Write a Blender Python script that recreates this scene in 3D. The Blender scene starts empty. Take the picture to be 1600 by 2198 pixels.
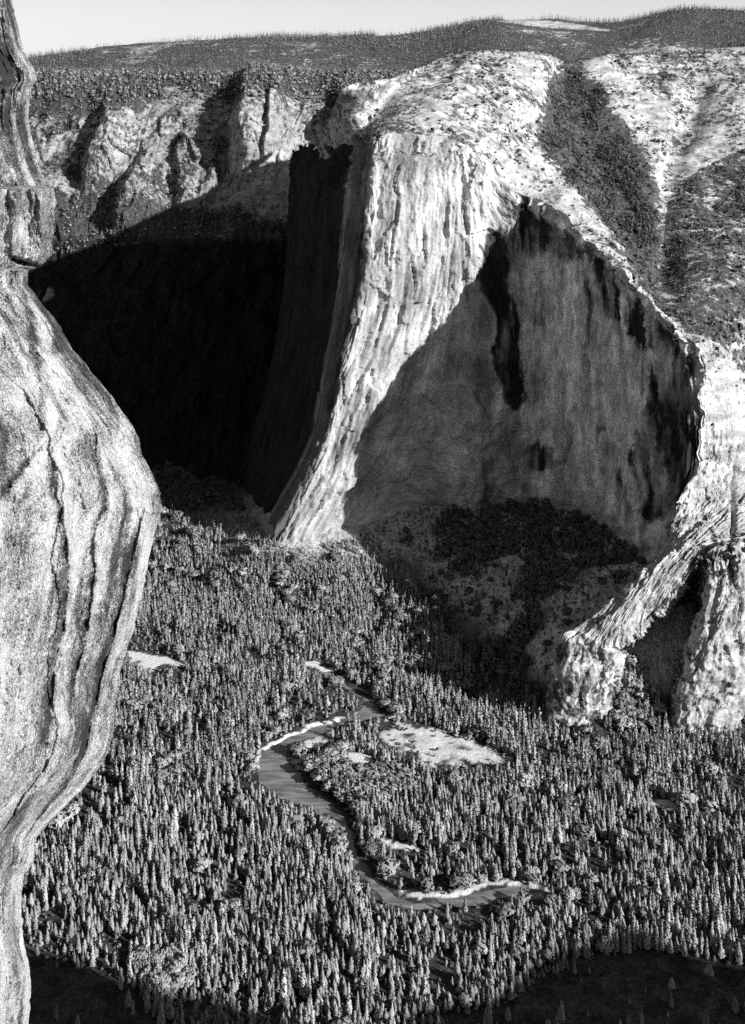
import bpy, math, random
import numpy as np
from mathutils import Vector

FOREST = True
rng = np.random.default_rng(7)
random.seed(7)

# ------------------------------------------------------------------ camera model
F, CX, CY, H = 2500.0, 800.0, 250.0, 850.0      # focal length in photo pixels, principal point, camera height (m)


def P(px, py, Y):
    return np.array([(px - CX) * Y / F, Y, H - (py - CY) * Y / F])


def PZ(px, py, z=0.0):
    return P(px, py, (H - z) * F / (py - CY))


def proj(v):
    Y = np.maximum(v[..., 1], 1.0)
    return np.stack([CX + v[..., 0] * F / Y, CY + (H - v[..., 2]) * F / Y], -1)


SUN_EL, SUN_AZ = math.radians(24.0), math.radians(35.0)     # azimuth measured from +X towards -Y
SUN = np.array([math.cos(SUN_EL) * math.cos(SUN_AZ), -math.cos(SUN_EL) * math.sin(SUN_AZ), math.sin(SUN_EL)])

# ------------------------------------------------------------------ noise


def _hash(i, j, k, seed):
    h = (i.astype(np.uint32) * np.uint32(374761393) + j.astype(np.uint32) * np.uint32(668265263)
         + k.astype(np.uint32) * np.uint32(2147483647 - 58) + np.uint32(seed * 1013904223 & 0xffffffff))
    h = (h ^ (h >> np.uint32(13))) * np.uint32(1274126177)
    h = (h ^ (h >> np.uint32(16))) * np.uint32(2246822519)
    return ((h ^ (h >> np.uint32(15))) & np.uint32(0xffffff)).astype(np.float64) / 8388607.5 - 1.0


def vnoise(x, y, z=None, seed=0):
    x = np.asarray(x, float)
    y = np.asarray(y, float)
    z = np.zeros_like(x) if z is None else np.asarray(z, float)
    i, j, k = (np.floor(a).astype(np.int64) for a in (x, y, z))
    u, v, w = x - i, y - j, z - k
    u, v, w = (a * a * a * (a * (a * 6 - 15) + 10) for a in (u, v, w))
    i, j, k = i & 0xffffff, j & 0xffffff, k & 0xffffff
    r = 0.0
    for a in (0, 1):
        for b in (0, 1):
            for c in (0, 1):
                wt = (u if a else 1 - u) * (v if b else 1 - v) * (w if c else 1 - w)
                r = r + wt * _hash(i + a, j + b, k + c, seed)
    return r


def fbm(x, y, z=None, oct=4, seed=0, gain=.5):
    r, a, t = 0.0, 1.0, 0.0
    for o in range(oct):
        m = 2.03 ** o
        r = r + a * vnoise(x * m + o * 17.3, y * m + o * 5.1, None if z is None else z * m, seed + o)
        t += a
        a *= gain
    return r / t


def ridged(x, y, oct=3, seed=0, gain=.5):
    r, a, t = 0.0, 1.0, 0.0
    for o in range(oct):
        m = 2.1 ** o
        r = r + a * (1 - np.abs(vnoise(x * m + o * 9.7, y * m + o * 3.3, None, seed + o)) * 2)
        t += a
        a *= gain
    return r / t


def blocks(x, y, seed=0, tilt=.8):
    """angular plates: each cell of a jittered grid is a tilted facet with its own height"""
    x, y = np.broadcast_arrays(np.asarray(x, float), np.asarray(y, float))
    i0, j0 = np.floor(x).astype(np.int64), np.floor(y).astype(np.int64)
    z0 = np.zeros_like(i0)
    best = np.full(x.shape, 1e9)
    out = np.zeros(x.shape)
    for di in (-1, 0, 1):
        for dj in (-1, 0, 1):
            i, j = (i0 + di) & 0xffffff, (j0 + dj) & 0xffffff
            cx = i0 + di + .5 + .48 * _hash(i, j, z0, seed)
            cy = j0 + dj + .5 + .48 * _hash(i, j, z0, seed + 1)
            d = (x - cx) ** 2 + (y - cy) ** 2
            v = _hash(i, j, z0, seed + 2) + tilt * (_hash(i, j, z0, seed + 3) * (x - cx) + _hash(i, j, z0, seed + 4) * (y - cy))
            m = d < best
            best = np.where(m, d, best)
            out = np.where(m, v, out)
    return out


def sstep(a, b, x):
    t = np.clip((x - a) / (b - a), 0, 1)
    return t * t * (3 - 2 * t)

# ------------------------------------------------------------------ polygons


def inpoly(pts, poly):
    x, y = pts[..., 0], pts[..., 1]
    r = np.zeros(x.shape, bool)
    n = len(poly)
    for a in range(n):
        (x0, y0), (x1, y1) = poly[a], poly[(a + 1) % n]
        if y0 == y1:
            continue
        c = (y0 > y) != (y1 > y)
        r ^= c & (x < (x1 - x0) * (y - y0) / (y1 - y0) + x0)
    return r


def segdist(pts, line, closed=False):
    x, y = pts[..., 0], pts[..., 1]
    d = np.full(x.shape, 1e9)
    L = list(line) + ([line[0]] if closed else [])
    for (x0, y0), (x1, y1) in zip(L[:-1], L[1:]):
        dx, dy = x1 - x0, y1 - y0
        t = np.clip(((x - x0) * dx + (y - y0) * dy) / (dx * dx + dy * dy + 1e-9), 0, 1)
        d = np.minimum(d, np.hypot(x - x0 - t * dx, y - y0 - t * dy))
    return d

# ------------------------------------------------------------------ lofts


def pchip(x, y, q):
    """monotone cubic through (x, y[k, ...]) evaluated at q"""
    x = np.asarray(x, float)
    y = np.asarray(y, float)
    sh = (len(x) - 1,) + (1,) * (y.ndim - 1)
    h = np.diff(x).reshape(sh)
    d = np.diff(y, axis=0) / h
    m = np.zeros_like(y)
    m[0], m[-1] = d[0], d[-1]
    if len(x) > 2:
        w1, w2 = 2 * h[1:] + h[:-1], h[1:] + 2 * h[:-1]
        with np.errstate(divide='ignore', invalid='ignore'):
            hm = (w1 + w2) / (w1 / d[:-1] + w2 / d[1:])
        m[1:-1] = np.where(d[:-1] * d[1:] > 0, hm, 0)
    i = np.clip(np.searchsorted(x, q) - 1, 0, len(x) - 2)
    sh = (len(q),) + (1,) * (y.ndim - 1)
    hh = (x[i + 1] - x[i]).reshape(sh)
    t = ((q - x[i]).reshape(sh)) / hh
    return ((1 + 2 * t) * (1 - t) ** 2 * y[i] + t * (1 - t) ** 2 * hh * m[i]
            + t * t * (3 - 2 * t) * y[i + 1] + t * t * (t - 1) * hh * m[i + 1])


def loft(cols, nu, nv, us=None, byindex=False):
    """cols: lists of world points; returns grid (nu, nv, 3)"""
    q = np.linspace(0, 1, nv)
    C = []
    for c in cols:
        c = np.array(c, float)
        if byindex:
            t = np.linspace(0, 1, len(c))
        else:
            s = np.linalg.norm(np.diff(c, axis=0), axis=1)
            t = np.concatenate([[0], np.cumsum(s)]) / s.sum()
        C.append(pchip(t, c, q))
    C = np.array(C)
    if us is None:
        d = np.linalg.norm(np.diff(C, axis=0), axis=2).mean(1)
        us = np.concatenate([[0], np.cumsum(d)]) / d.sum()
    return pchip(us, C, np.linspace(0, 1, nu)), us


def normals(G):
    a = np.gradient(G, axis=0)
    b = np.gradient(G, axis=1)
    n = np.cross(a, b)
    return n / (np.linalg.norm(n, axis=2, keepdims=True) + 1e-9)


def face_cam(n, G):
    """flip the whole grid's normals so most of them look at the camera"""
    v = np.array([0, 0, H]) - G
    return n if (n * v).sum(2).mean() > 0 else -n


def arclen(G):
    du = np.linalg.norm(np.diff(G, axis=0), axis=2).mean(1)
    dv = np.linalg.norm(np.diff(G, axis=1), axis=2).mean(0)
    return np.concatenate([[0], np.cumsum(du)]), np.concatenate([[0], np.cumsum(dv)])


COL = bpy.context.scene.collection


def quick_mesh(name, V, quads, smooth=False):
    me = bpy.data.meshes.new(name)
    V = np.asarray(V, np.float32).reshape(-1, 3)
    quads = np.asarray(quads, np.int32)
    k = quads.shape[1]
    me.vertices.add(len(V))
    me.vertices.foreach_set('co', V.ravel())
    me.loops.add(quads.size)
    me.loops.foreach_set('vertex_index', quads.ravel())
    me.polygons.add(len(quads))
    me.polygons.foreach_set('loop_start', np.arange(0, quads.size, k, dtype=np.int32))
    me.polygons.foreach_set('loop_total', np.full(len(quads), k, np.int32))
    me.polygons.foreach_set('use_smooth', np.full(len(quads), smooth, bool))
    me.update(calc_edges=True)
    me.validate()
    return me


def grid_quads(n, m):
    i, j = np.meshgrid(np.arange(n - 1), np.arange(m - 1), indexing='ij')
    a = (i * m + j).ravel()
    return np.stack([a, a + m, a + m + 1, a + 1], 1)


def link(name, me, mat, parent=None):
    o = bpy.data.objects.new(name, me)
    COL.objects.link(o)
    if mat:
        me.materials.append(mat)
    if parent:
        o.parent = parent
    return o


def structure(o, label, cat):
    o['kind'] = 'structure'
    o['label'] = label
    o['category'] = cat
    return o


def add_attr(me, name, vals):
    at = me.attributes.new(name, 'FLOAT', 'POINT')
    at.data.foreach_set('value', np.asarray(vals, np.float32).ravel())


def add_vec(me, name, vals):
    at = me.attributes.new(name, 'FLOAT_VECTOR', 'POINT')
    at.data.foreach_set('vector', np.asarray(vals, np.float32).ravel())


def crown_normals(q, rounded):
    """outward direction of a crown at each vertex of its boughs"""
    v = q.reshape(-1, 3)
    c = v.reshape(-1, 4, 3).mean(1).repeat(4, 0)
    v = .6 * v + .4 * c
    if rounded:
        n = (v - np.array([0, 0, .5])) * np.array([1.2, 1.2, 1.6])
    else:
        n = np.concatenate([v[:, :2], np.zeros((len(v), 1))], 1)
        n = n / (np.linalg.norm(n, axis=1, keepdims=True) + 1e-3) * .9
        n[:, 2] = .45
    return n / (np.linalg.norm(n, axis=1, keepdims=True) + 1e-6)


def grid_obj(name, G, mat, attrs=None, uv=None, smooth=True):
    n, m = G.shape[:2]
    q = grid_quads(n, m)
    N = normals(G)
    v = np.array([0, 0, H]) - G
    if (N * v).sum(2).mean() < 0:
        q = q[:, ::-1]
    me = quick_mesh(name, G, q, smooth)
    if uv is not None:
        U, V = np.broadcast_to(uv[0], (n, m)), np.broadcast_to(uv[1], (n, m))
        add_attr(me, 'fu', U)
        add_attr(me, 'fv', V)
    for k, a in (attrs or {}).items():
        add_attr(me, k, np.broadcast_to(a, (n, m)))
    return link(name, me, mat)

# ------------------------------------------------------------------ materials


class NT:
    def __init__(self, name):
        self.m = bpy.data.materials.new(name)
        self.m.use_nodes = True
        self.t = self.m.node_tree
        self.b = self.t.nodes['Principled BSDF']
        self.b.inputs['Specular IOR Level'].default_value = 0.1
        self.b.inputs['Roughness'].default_value = 0.9

    def n(self, typ, **kw):
        nd = self.t.nodes.new(typ)
        for k, v in kw.items():
            setattr(nd, k, v)
        return nd

    def l(self, a, b):
        self.t.links.new(a, b)

    def put(self, sock, v):
        if hasattr(v, 'links'):
            self.l(v, sock)
        else:
            sock.default_value = v

    def math(self, op, a, b=None, c=None, clamp=False):
        nd = self.n('ShaderNodeMath', operation=op, use_clamp=clamp)
        self.put(nd.inputs[0], a)
        if b is not None:
            self.put(nd.inputs[1], b)
        if c is not None:
            self.put(nd.inputs[2], c)
        return nd.outputs[0]

    def attr(self, name):
        return self.n('ShaderNodeAttribute', attribute_name=name).outputs['Fac']

    def vec(self, x, y, z=0.0):
        nd = self.n('ShaderNodeCombineXYZ')
        for s, v in zip(nd.inputs, (x, y, z)):
            self.put(s, v)
        return nd.outputs[0]

    def pos(self):
        return self.n('ShaderNodeNewGeometry').outputs['Position']

    def scale(self, v, s):
        nd = self.n('ShaderNodeVectorMath', operation='MULTIPLY')
        self.l(v, nd.inputs[0])
        nd.inputs[1].default_value = s if hasattr(s, '__len__') else (s, s, s)
        return nd.outputs[0]

    def noise(self, v, scale=1.0, detail=4, rough=.55, dist=0.0):
        nd = self.n('ShaderNodeTexNoise')
        self.l(v, nd.inputs['Vector'])
        nd.inputs['Scale'].default_value = scale
        nd.inputs['Detail'].default_value = detail
        nd.inputs['Roughness'].default_value = rough
        nd.inputs['Distortion'].default_value = dist
        return nd.outputs['Fac']

    def remap(self, v, a, b, c=0.0, d=1.0, smooth=True):
        nd = self.n('ShaderNodeMapRange')
        nd.interpolation_type = 'SMOOTHSTEP' if smooth else 'LINEAR'
        self.put(nd.inputs[0], v)
        for i, x in enumerate((a, b, c, d)):
            self.put(nd.inputs[i + 1], x)
        return nd.outputs[0]

    def mix(self, f, a, b):
        nd = self.n('ShaderNodeMix', data_type='FLOAT')
        self.put(nd.inputs[0], f)
        self.put(nd.inputs[2], a)
        self.put(nd.inputs[3], b)
        return nd.outputs[0]

    def colour(self, v):
        self.l(v, self.b.inputs['Base Color'])

    def bump(self, h, strength=.5, dist=1.0):
        nd = self.n('ShaderNodeBump')
        nd.inputs['Strength'].default_value = strength
        nd.inputs['Distance'].default_value = dist
        self.l(h, nd.inputs['Height'])
        self.l(nd.outputs[0], self.b.inputs['Normal'])


def mat_wall():
    """big granite wall: vertical water streaks, pale exfoliated plates, black lichen"""
    s = NT('granite_wall')
    u, v = s.attr('fu'), s.attr('fv')
    dark = s.attr('dark')
    p = s.vec(u, v)
    fine = s.noise(s.vec(s.math('MULTIPLY', u, .22), s.math('MULTIPLY', v, .040)), 1, 6, .7)
    wide = s.noise(s.vec(s.math('MULTIPLY', u, .035), s.math('MULTIPLY', v, .007), 4.0), 1, 5, .6, .4)
    blot = s.noise(p, .014, 6, .6, .6)
    grit = s.noise(p, .25, 4, .7)
    a = s.mix(s.remap(fine, .3, .7), .72, 1.12)
    a = s.math('MULTIPLY', a, s.mix(s.remap(wide, .36, .62), .68, 1.12))
    a = s.math('MULTIPLY', a, s.mix(s.remap(blot, .4, .6), .75, 1.12))
    a = s.math('MULTIPLY', a, s.mix(s.remap(grit, .3, .7), .8, 1.15))
    a = s.math('MULTIPLY', a, .50)
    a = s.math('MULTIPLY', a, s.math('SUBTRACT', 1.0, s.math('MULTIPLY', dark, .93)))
    s.colour(a)
    h = s.math('ADD', s.math('MULTIPLY', fine, 6.0), s.math('MULTIPLY', grit, 1.6))
    s.bump(h, .55, 1.0)
    return s.m


def mat_slope():
    """ledgy granite slope with scrub; 'veg' pushes it towards dark brush"""
    s = NT('granite_slope')
    p = s.pos()
    veg, dark = s.attr('veg'), s.attr('dark')
    n1 = s.noise(p, .06, 9, .74, .3)
    n2 = s.noise(s.scale(p, (.02, .02, .06)), 1, 6, .6, .5)
    n3 = s.noise(p, .012, 4, .55)
    grit = s.noise(p, .3, 3, .7)
    rock = s.mix(s.remap(n2, .35, .65), .30, .56)
    rock = s.math('MULTIPLY', rock, s.mix(s.remap(grit, .3, .7), .75, 1.15))
    thr = s.mix(veg, .34, .74)
    vm = s.math('ADD', s.math('MULTIPLY', n1, .7), s.math('MULTIPLY', n3, .3))
    m = s.remap(s.math('SUBTRACT', thr, vm), -.03, .03)
    brush = s.math('MULTIPLY', s.mix(s.remap(grit, .35, .65), .035, .11), s.mix(s.remap(s.noise(p, .1, 5, .7), .35, .65), .6, 1.5))
    a = s.mix(m, rock, brush)
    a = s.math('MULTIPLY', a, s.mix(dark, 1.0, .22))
    s.colour(a)
    s.bump(s.math('ADD', s.math('MULTIPLY', n2, 10.0), s.math('MULTIPLY', grit, 2.0)), .6, 1.0)
    return s.m


def mat_near():
    s = NT('lichened_granite')
    u, v = s.attr('fu'), s.attr('fv')
    p = s.pos()
    st = s.attr('stain')
    spk = s.noise(p, 1.7, 4, .8)
    spk2 = s.noise(p, .45, 6, .75, .5)
    flow = s.noise(s.vec(s.math('MULTIPLY', u, .13), s.math('MULTIPLY', v, .010)), 1, 6, .65, .6)
    flow2 = s.noise(s.vec(s.math('MULTIPLY', u, .7), s.math('MULTIPLY', v, .03), 3.0), 1, 5, .65, .3)
    blot = s.noise(p, .06, 6, .65, .8)
    tone = s.math('ADD', s.math('MULTIPLY', s.math('SUBTRACT', flow, .5), 2.2), s.math('MULTIPLY', s.math('SUBTRACT', flow2, .5), .7))
    tone = s.math('ADD', tone, s.math('MULTIPLY', s.math('SUBTRACT', blot, .5), 2.6))
    tone = s.math('ADD', tone, s.math('MULTIPLY', s.math('SUBTRACT', spk2, .5), 1.6))
    tone = s.math('ADD', tone, s.math('MULTIPLY', s.math('SUBTRACT', s.remap(spk, .40, .60), .5), .85))
    tone = s.math('SUBTRACT', tone, s.math('MULTIPLY', st, .6))
    tone = s.math('ADD', tone, s.math('MULTIPLY', s.attr('pale'), .5))
    a = s.remap(s.math('ADD', tone, .42), 0.0, 1.0, .05, .80, False)
    seam = s.noise(s.vec(s.math('MULTIPLY', u, .2), s.math('MULTIPLY', v, .006), 9.0), 1, 5, .65, 1.2)
    seam = s.remap(s.math('ABSOLUTE', s.math('SUBTRACT', seam, .5)), .0, .008)
    a = s.math('MULTIPLY', a, s.mix(seam, .75, 1.0))
    s.colour(a)
    h = s.math('ADD', s.math('MULTIPLY', spk, 1.2), s.math('MULTIPLY', flow2, 2.0))
    h = s.math('ADD', h, s.math('MULTIPLY', spk2, 2.4))
    s.bump(h, .9, 1.0)
    return s.m


def mat_floor():
    s = NT('valley_ground')
    p = s.pos()
    sand, grass, dark = s.attr('sand'), s.attr('grass'), s.attr('rocky')
    n1 = s.noise(p, .05, 5, .6)
    n2 = s.noise(p, .4, 4, .7)
    base = s.math('MULTIPLY', s.mix(s.remap(n1, .35, .65), .03, .08), s.mix(s.remap(s.noise(p, .22, 6, .75), .35, .65), .5, 1.6))
    sc1 = s.noise(s.scale(p, (.10, .03, .03)), 1, 6, .7, .6)
    sc2 = s.noise(p, .18, 5, .75)
    scree = s.math('MULTIPLY', s.mix(s.remap(sc1, .35, .65), .34, .62), s.mix(s.remap(sc2, .38, .62), .55, 1.2))
    a = s.mix(dark, base, scree)
    g = s.mix(s.remap(n1, .3, .7), .55, .85)
    a = s.mix(grass, a, s.math('MULTIPLY', g, s.mix(s.remap(n2, .3, .7), .8, 1.1)))
    a = s.mix(sand, a, s.mix(s.remap(n2, .3, .7), .65, .88))
    s.colour(a)
    s.bump(s.math('ADD', s.math('MULTIPLY', n2, 1.5), s.math('MULTIPLY', sc2, 4.0)), .7, 1.0)
    return s.m


def mat_water():
    s = NT('river_water')
    p = s.pos()
    s.b.inputs['Base Color'].default_value = (.10, .10, .10, 1)
    s.b.inputs['Roughness'].default_value = .3
    s.b.inputs['Specular IOR Level'].default_value = .5
    n = s.noise(s.scale(p, (.03, .12, .1)), 1, 5, .6, .5)
    a = s.mix(s.remap(n, .35, .65), .11, .26)
    s.colour(a)
    s.bump(s.noise(p, .5, 3, .6), .15, .4)
    return s.m


def mat_leaf(name, lo, hi):
    s = NT(name)
    t = s.attr('tint')
    oi = s.n('ShaderNodeObjectInfo').outputs['Random']
    n = s.noise(s.pos(), .9, 3, .7)
    a = s.mix(s.remap(n, .3, .7), lo, hi)
    a = s.math('MULTIPLY', a, s.mix(t, .6, 1.35))
    a = s.math('MULTIPLY', a, s.mix(oi, .88, 1.12))
    # needles on a bough point every way: shade them by the crown's outward direction
    nr = s.n('ShaderNodeAttribute', attribute_name='nrm').outputs['Vector']
    vt = s.n('ShaderNodeVectorTransform', vector_type='NORMAL', convert_from='OBJECT', convert_to='WORLD')
    s.l(nr, vt.inputs[0])
    g = s.scale(s.n('ShaderNodeNewGeometry').outputs['Normal'], .4)
    ad = s.n('ShaderNodeVectorMath', operation='ADD')
    s.l(vt.outputs[0], ad.inputs[0])
    s.l(g, ad.inputs[1])
    nm = s.n('ShaderNodeVectorMath', operation='NORMALIZE')
    s.l(ad.outputs[0], nm.inputs[0])
    d = s.n('ShaderNodeBsdfDiffuse')
    s.l(a, d.inputs['Color'])
    s.l(nm.outputs[0], d.inputs['Normal'])
    s.l(d.outputs[0], s.t.nodes['Material Output'].inputs['Surface'])
    s.t.nodes.remove(s.b)
    return s.m


def mat_bark():
    s = NT('bark')
    n = s.noise(s.scale(s.pos(), (3, 3, .6)), 1, 4, .6)
    s.colour(s.mix(n, .08, .22))
    return s.m


M_wall, M_slope, M_near, M_floor, M_water = mat_wall(), mat_slope(), mat_near(), mat_floor(), mat_water()
M_leaf = mat_leaf('conifer_needles', .23, .41)
M_shade_leaf = mat_leaf('shaded_leaves', .08, .16)  # darker copy of the leaf material for trees standing in shade
M_far = mat_leaf('upland_needles', .18, .32)
M_plat = mat_leaf('plateau_brush', .08, .17)
M_bark = mat_bark()

# ------------------------------------------------------------------ outlines read off the photograph (photo pixels)
RIVER = [(690, 1432), (742, 1456), (788, 1496), (815, 1520), (834, 1534), (740, 1556), (690, 1577), (628, 1596), (618, 1622), (654, 1669), (702, 1706),
         (742, 1743), (757, 1791), (780, 1844), (812, 1890), (846, 1915), (880, 1930), (958, 1928), (1027, 1911),
         (1096, 1900), (1190, 1915), (1225, 1924), (1225, 1930), (1186, 1928), (1090, 1930), (985, 1946), (878, 1950), (822, 1930),
         (780, 1893), (752, 1850), (722, 1802), (706, 1764), (676, 1738), (612, 1712), (553, 1674), (546, 1645),
         (560, 1610), (618, 1577), (694, 1553), (768, 1527), (778, 1512), (772, 1498), (735, 1466), (690, 1440)]
MEADOW = [(838, 1538), (889, 1545), (958, 1571), (1064, 1600), (1112, 1637), (1038, 1645), (931, 1645), (880, 1612),
          (825, 1597), (800, 1584)]
SANDS = [[(724, 1621), (783, 1616), (832, 1637), (772, 1643)], [(620, 1632), (655, 1624), (662, 1642), (630, 1645)],
         [(640, 1600), (687, 1578), (720, 1580), (660, 1606)],
         [(805, 1796), (862, 1806), (886, 1822), (890, 1830), (857, 1826), (812, 1806)],
         [(262, 1398), (300, 1396), (390, 1420), (410, 1432), (360, 1430), (330, 1442), (290, 1420)],
         [(642, 1428), (665, 1418), (718, 1434), (700, 1442)],
         [(840, 1913), (880, 1922), (958, 1921), (1027, 1903), (1096, 1890), (1192, 1908), (1192, 1918), (1096, 1903), (1027, 1915), (958, 1932), (870, 1934)],
         [(1380, 1710), (1430, 1716), (1475, 1742), (1420, 1735)],
         [(768, 1525), (694, 1548), (618, 1572), (556, 1608), (545, 1645), (552, 1645), (562, 1612), (620, 1580), (696, 1557), (770, 1530)]]
# ------------------------------------------------------------------ valley floor
ctl = []
for (x, y) in [(-200, 2198), (200, 2198), (800, 2198), (1400, 2198), (1800, 2198), (100, 1900), (800, 1800), (1500, 1900), (1900, 1900), (560, 1640),
               (800, 1530), (1100, 1620), (1500, 1700), (1900, 1650), (300, 1400), (0, 1400), (-400, 1600), (650, 1430), (850, 1420), (700, 1650), (900, 1950)]:
    ctl.append(PZ(x, y, 0))
for (x, y, z) in [(900, 1340, 12), (1000, 1430, 10), (1150, 1540, 3), (1250, 1590, 3), (1400, 1560, 8), (1600, 1550, 10), (1900, 1550, 40),
                  (590, 1165, 62), (690, 1172, 57), (740, 1150, 70), (850, 1105, 90), (1000, 1085, 96), (1142, 1072, 103), (1257, 1103, 126),
                  (1360, 1165, 138), (1405, 1225, 158), (1306, 1297, 128), (1205, 1385, 85), (850, 1210, 40), (1000, 1250, 62), (1150, 1250, 100),
                  (1250, 1250, 112), (1100, 1400, 42), (700, 1240, 32), (600, 1240, 28), (345, 1105, 30), (450, 1140, 34), (200, 1090, 28), (540, 1170, 50),
                  (400, 1250, 8), (-200, 1100, 25)]:
    ctl.append(PZ(x, y, z))
for w in [(-800, 2900, 40), (-1600, 3100, 90), (300, 2700, 120), (1200, 2400, 200), (1500, 1400, 60), (-200, 600, 0), (900, 700, 10), (-1200, 1200, 30), (-250, 2600, 30)]:
    ctl.append(np.array(w, float))
ctl = np.array(ctl)


class TPS:
    def __init__(self, xy, z, lam=.02):
        self.c = xy / 1000.0
        n = len(xy)
        K = self._k(self.c)
        A = np.zeros((n + 3, n + 3))
        A[:n, :n] = K + lam * .01 * np.eye(n)
        A[:n, n] = 1
        A[:n, n + 1:] = self.c
        A[n, :n] = 1
        A[n + 1:, :n] = self.c.T
        self.w = np.linalg.solve(A, np.concatenate([z, np.zeros(3)]))

    def _k(self, q):
        d2 = ((q[:, None, :] - self.c[None]) ** 2).sum(-1)
        return .5 * d2 * np.log(d2 + 1e-12)

    def __call__(self, xy):
        q = xy.reshape(-1, 2) / 1000.0
        out = np.empty(len(q))
        n = len(self.c)
        for i in range(0, len(q), 40000):
            b = q[i:i + 40000]
            out[i:i + 40000] = self._k(b) @ self.w[:n] + self.w[n] + b @ self.w[n + 1:]
        return out.reshape(xy.shape[:-1])


floor_tps = TPS(ctl[:, :2], ctl[:, 2])


def floor_z(xy):
    z = floor_tps(xy)
    z = np.where(z < 8, np.maximum(z, -2) * sstep(-2, 8, z), z)
    return np.maximum(z, 0.0)


RIVER_W = [tuple(PZ(x, y)[:2]) for x, y in RIVER]
MEADOW_W = [tuple(PZ(x, y)[:2]) for x, y in MEADOW]
SANDS_W = [[tuple(PZ(x, y)[:2]) for x, y in s] for s in SANDS]


def build_floor():
    xs = np.concatenate([np.linspace(-2600, -900, 40)[:-1], np.arange(-900, 900, 4.0), np.linspace(900, 2600, 40)])
    ys = np.concatenate([np.linspace(-600, 950, 30)[:-1], np.arange(950, 2450, 4.0), np.linspace(2450, 3600, 60)])
    X, Y = np.meshgrid(xs, ys, indexing='ij')
    xy = np.stack([X, Y], -1)
    z = floor_z(xy)
    wob = xy + np.stack([vnoise(X * .05, Y * .05, seed=3), vnoise(X * .05, Y * .05, seed=4)], -1) * 5
    ins = inpoly(wob, RIVER_W)
    d = segdist(wob, RIVER_W, True)
    rv = np.where(ins, -d, d)
    ch = 1 - sstep(-7, 1.5, rv)
    z = z * (1 - ch) - 3.2 * ch
    z = z + fbm(X * .02, Y * .02, oct=4, seed=5) * 5 * sstep(15, 60, z) * (1 - ch) + 0.5 * fbm(X * .03, Y * .03, oct=3, seed=6) * (1 - ch) * sstep(3, 10, rv)
    wob2 = xy + np.stack([fbm(X * .03, Y * .03, oct=4, seed=13), fbm(X * .03, Y * .03, oct=4, seed=14)], -1) * 34
    grass = inpoly(wob2, MEADOW_W) * sstep(-.35, .05, fbm(X * .04, Y * .06, oct=4, seed=15) + .2)
    sand = np.zeros_like(X)
    for s_ in SANDS_W:
        sand = np.maximum(sand, inpoly(wob2 * .4 + wob * .6, s_) * sstep(-.3, .1, fbm(X * .06, Y * .06, oct=4, seed=16) + .26))
    rocky = sstep(25, 60, z)
    grid = np.stack([X, Y, z], -1)
    o = grid_obj('valley_floor', grid, M_floor, dict(sand=sand, grass=grass, rocky=rocky))
    structure(o, 'dark forest ground of the valley floor with pale meadow and sand banks', 'ground')
    # water sheet in the carved channel
    Wr = [(x, y) for x, y in RIVER_W]
    x0, x1 = min(p[0] for p in Wr) - 10, max(p[0] for p in Wr) + 10
    y0, y1 = min(p[1] for p in Wr) - 10, max(p[1] for p in Wr) + 10
    gx, gy = np.arange(x0, x1, 4.0), np.arange(y0, y1, 4.0)
    A, B = np.meshgrid(gx, gy, indexing='ij')
    dd = segdist(np.stack([A, B], -1), Wr, True)
    keep = inpoly(np.stack([A, B], -1), Wr) | (dd < 6)
    q = grid_quads(len(gx), len(gy))
    q = q[keep.ravel()[q].all(1)]
    used = np.unique(q)
    mp = np.full(keep.size, -1)
    mp[used] = np.arange(len(used))
    V = np.stack([A, B, np.full_like(A, -1.3)], -1).reshape(-1, 3)[used]
    me = quick_mesh('river', V, mp[q], True)
    structure(link('river', me, M_water), 'grey river bending through the forest', 'river')


build_floor()

# ------------------------------------------------------------------ the great wall


def C(*pts):
    return [P(*p) for p in pts]


WALL_U = {}


def rim_jag(G):
    x, y, z = G[..., 0], G[..., 1], G[..., 2]
    dz = 7 * fbm(x * .03, y * .03, oct=4, seed=57) + 3 * ridged(x * .05, y * .05, 2, seed=58)
    dx = 9 * fbm(z * .035, y * .02, oct=5, seed=62, gain=.65) + 4 * blocks(z * .05, y * .03, 531)
    return np.stack([dx, np.zeros_like(dx), dz], -1)


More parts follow.
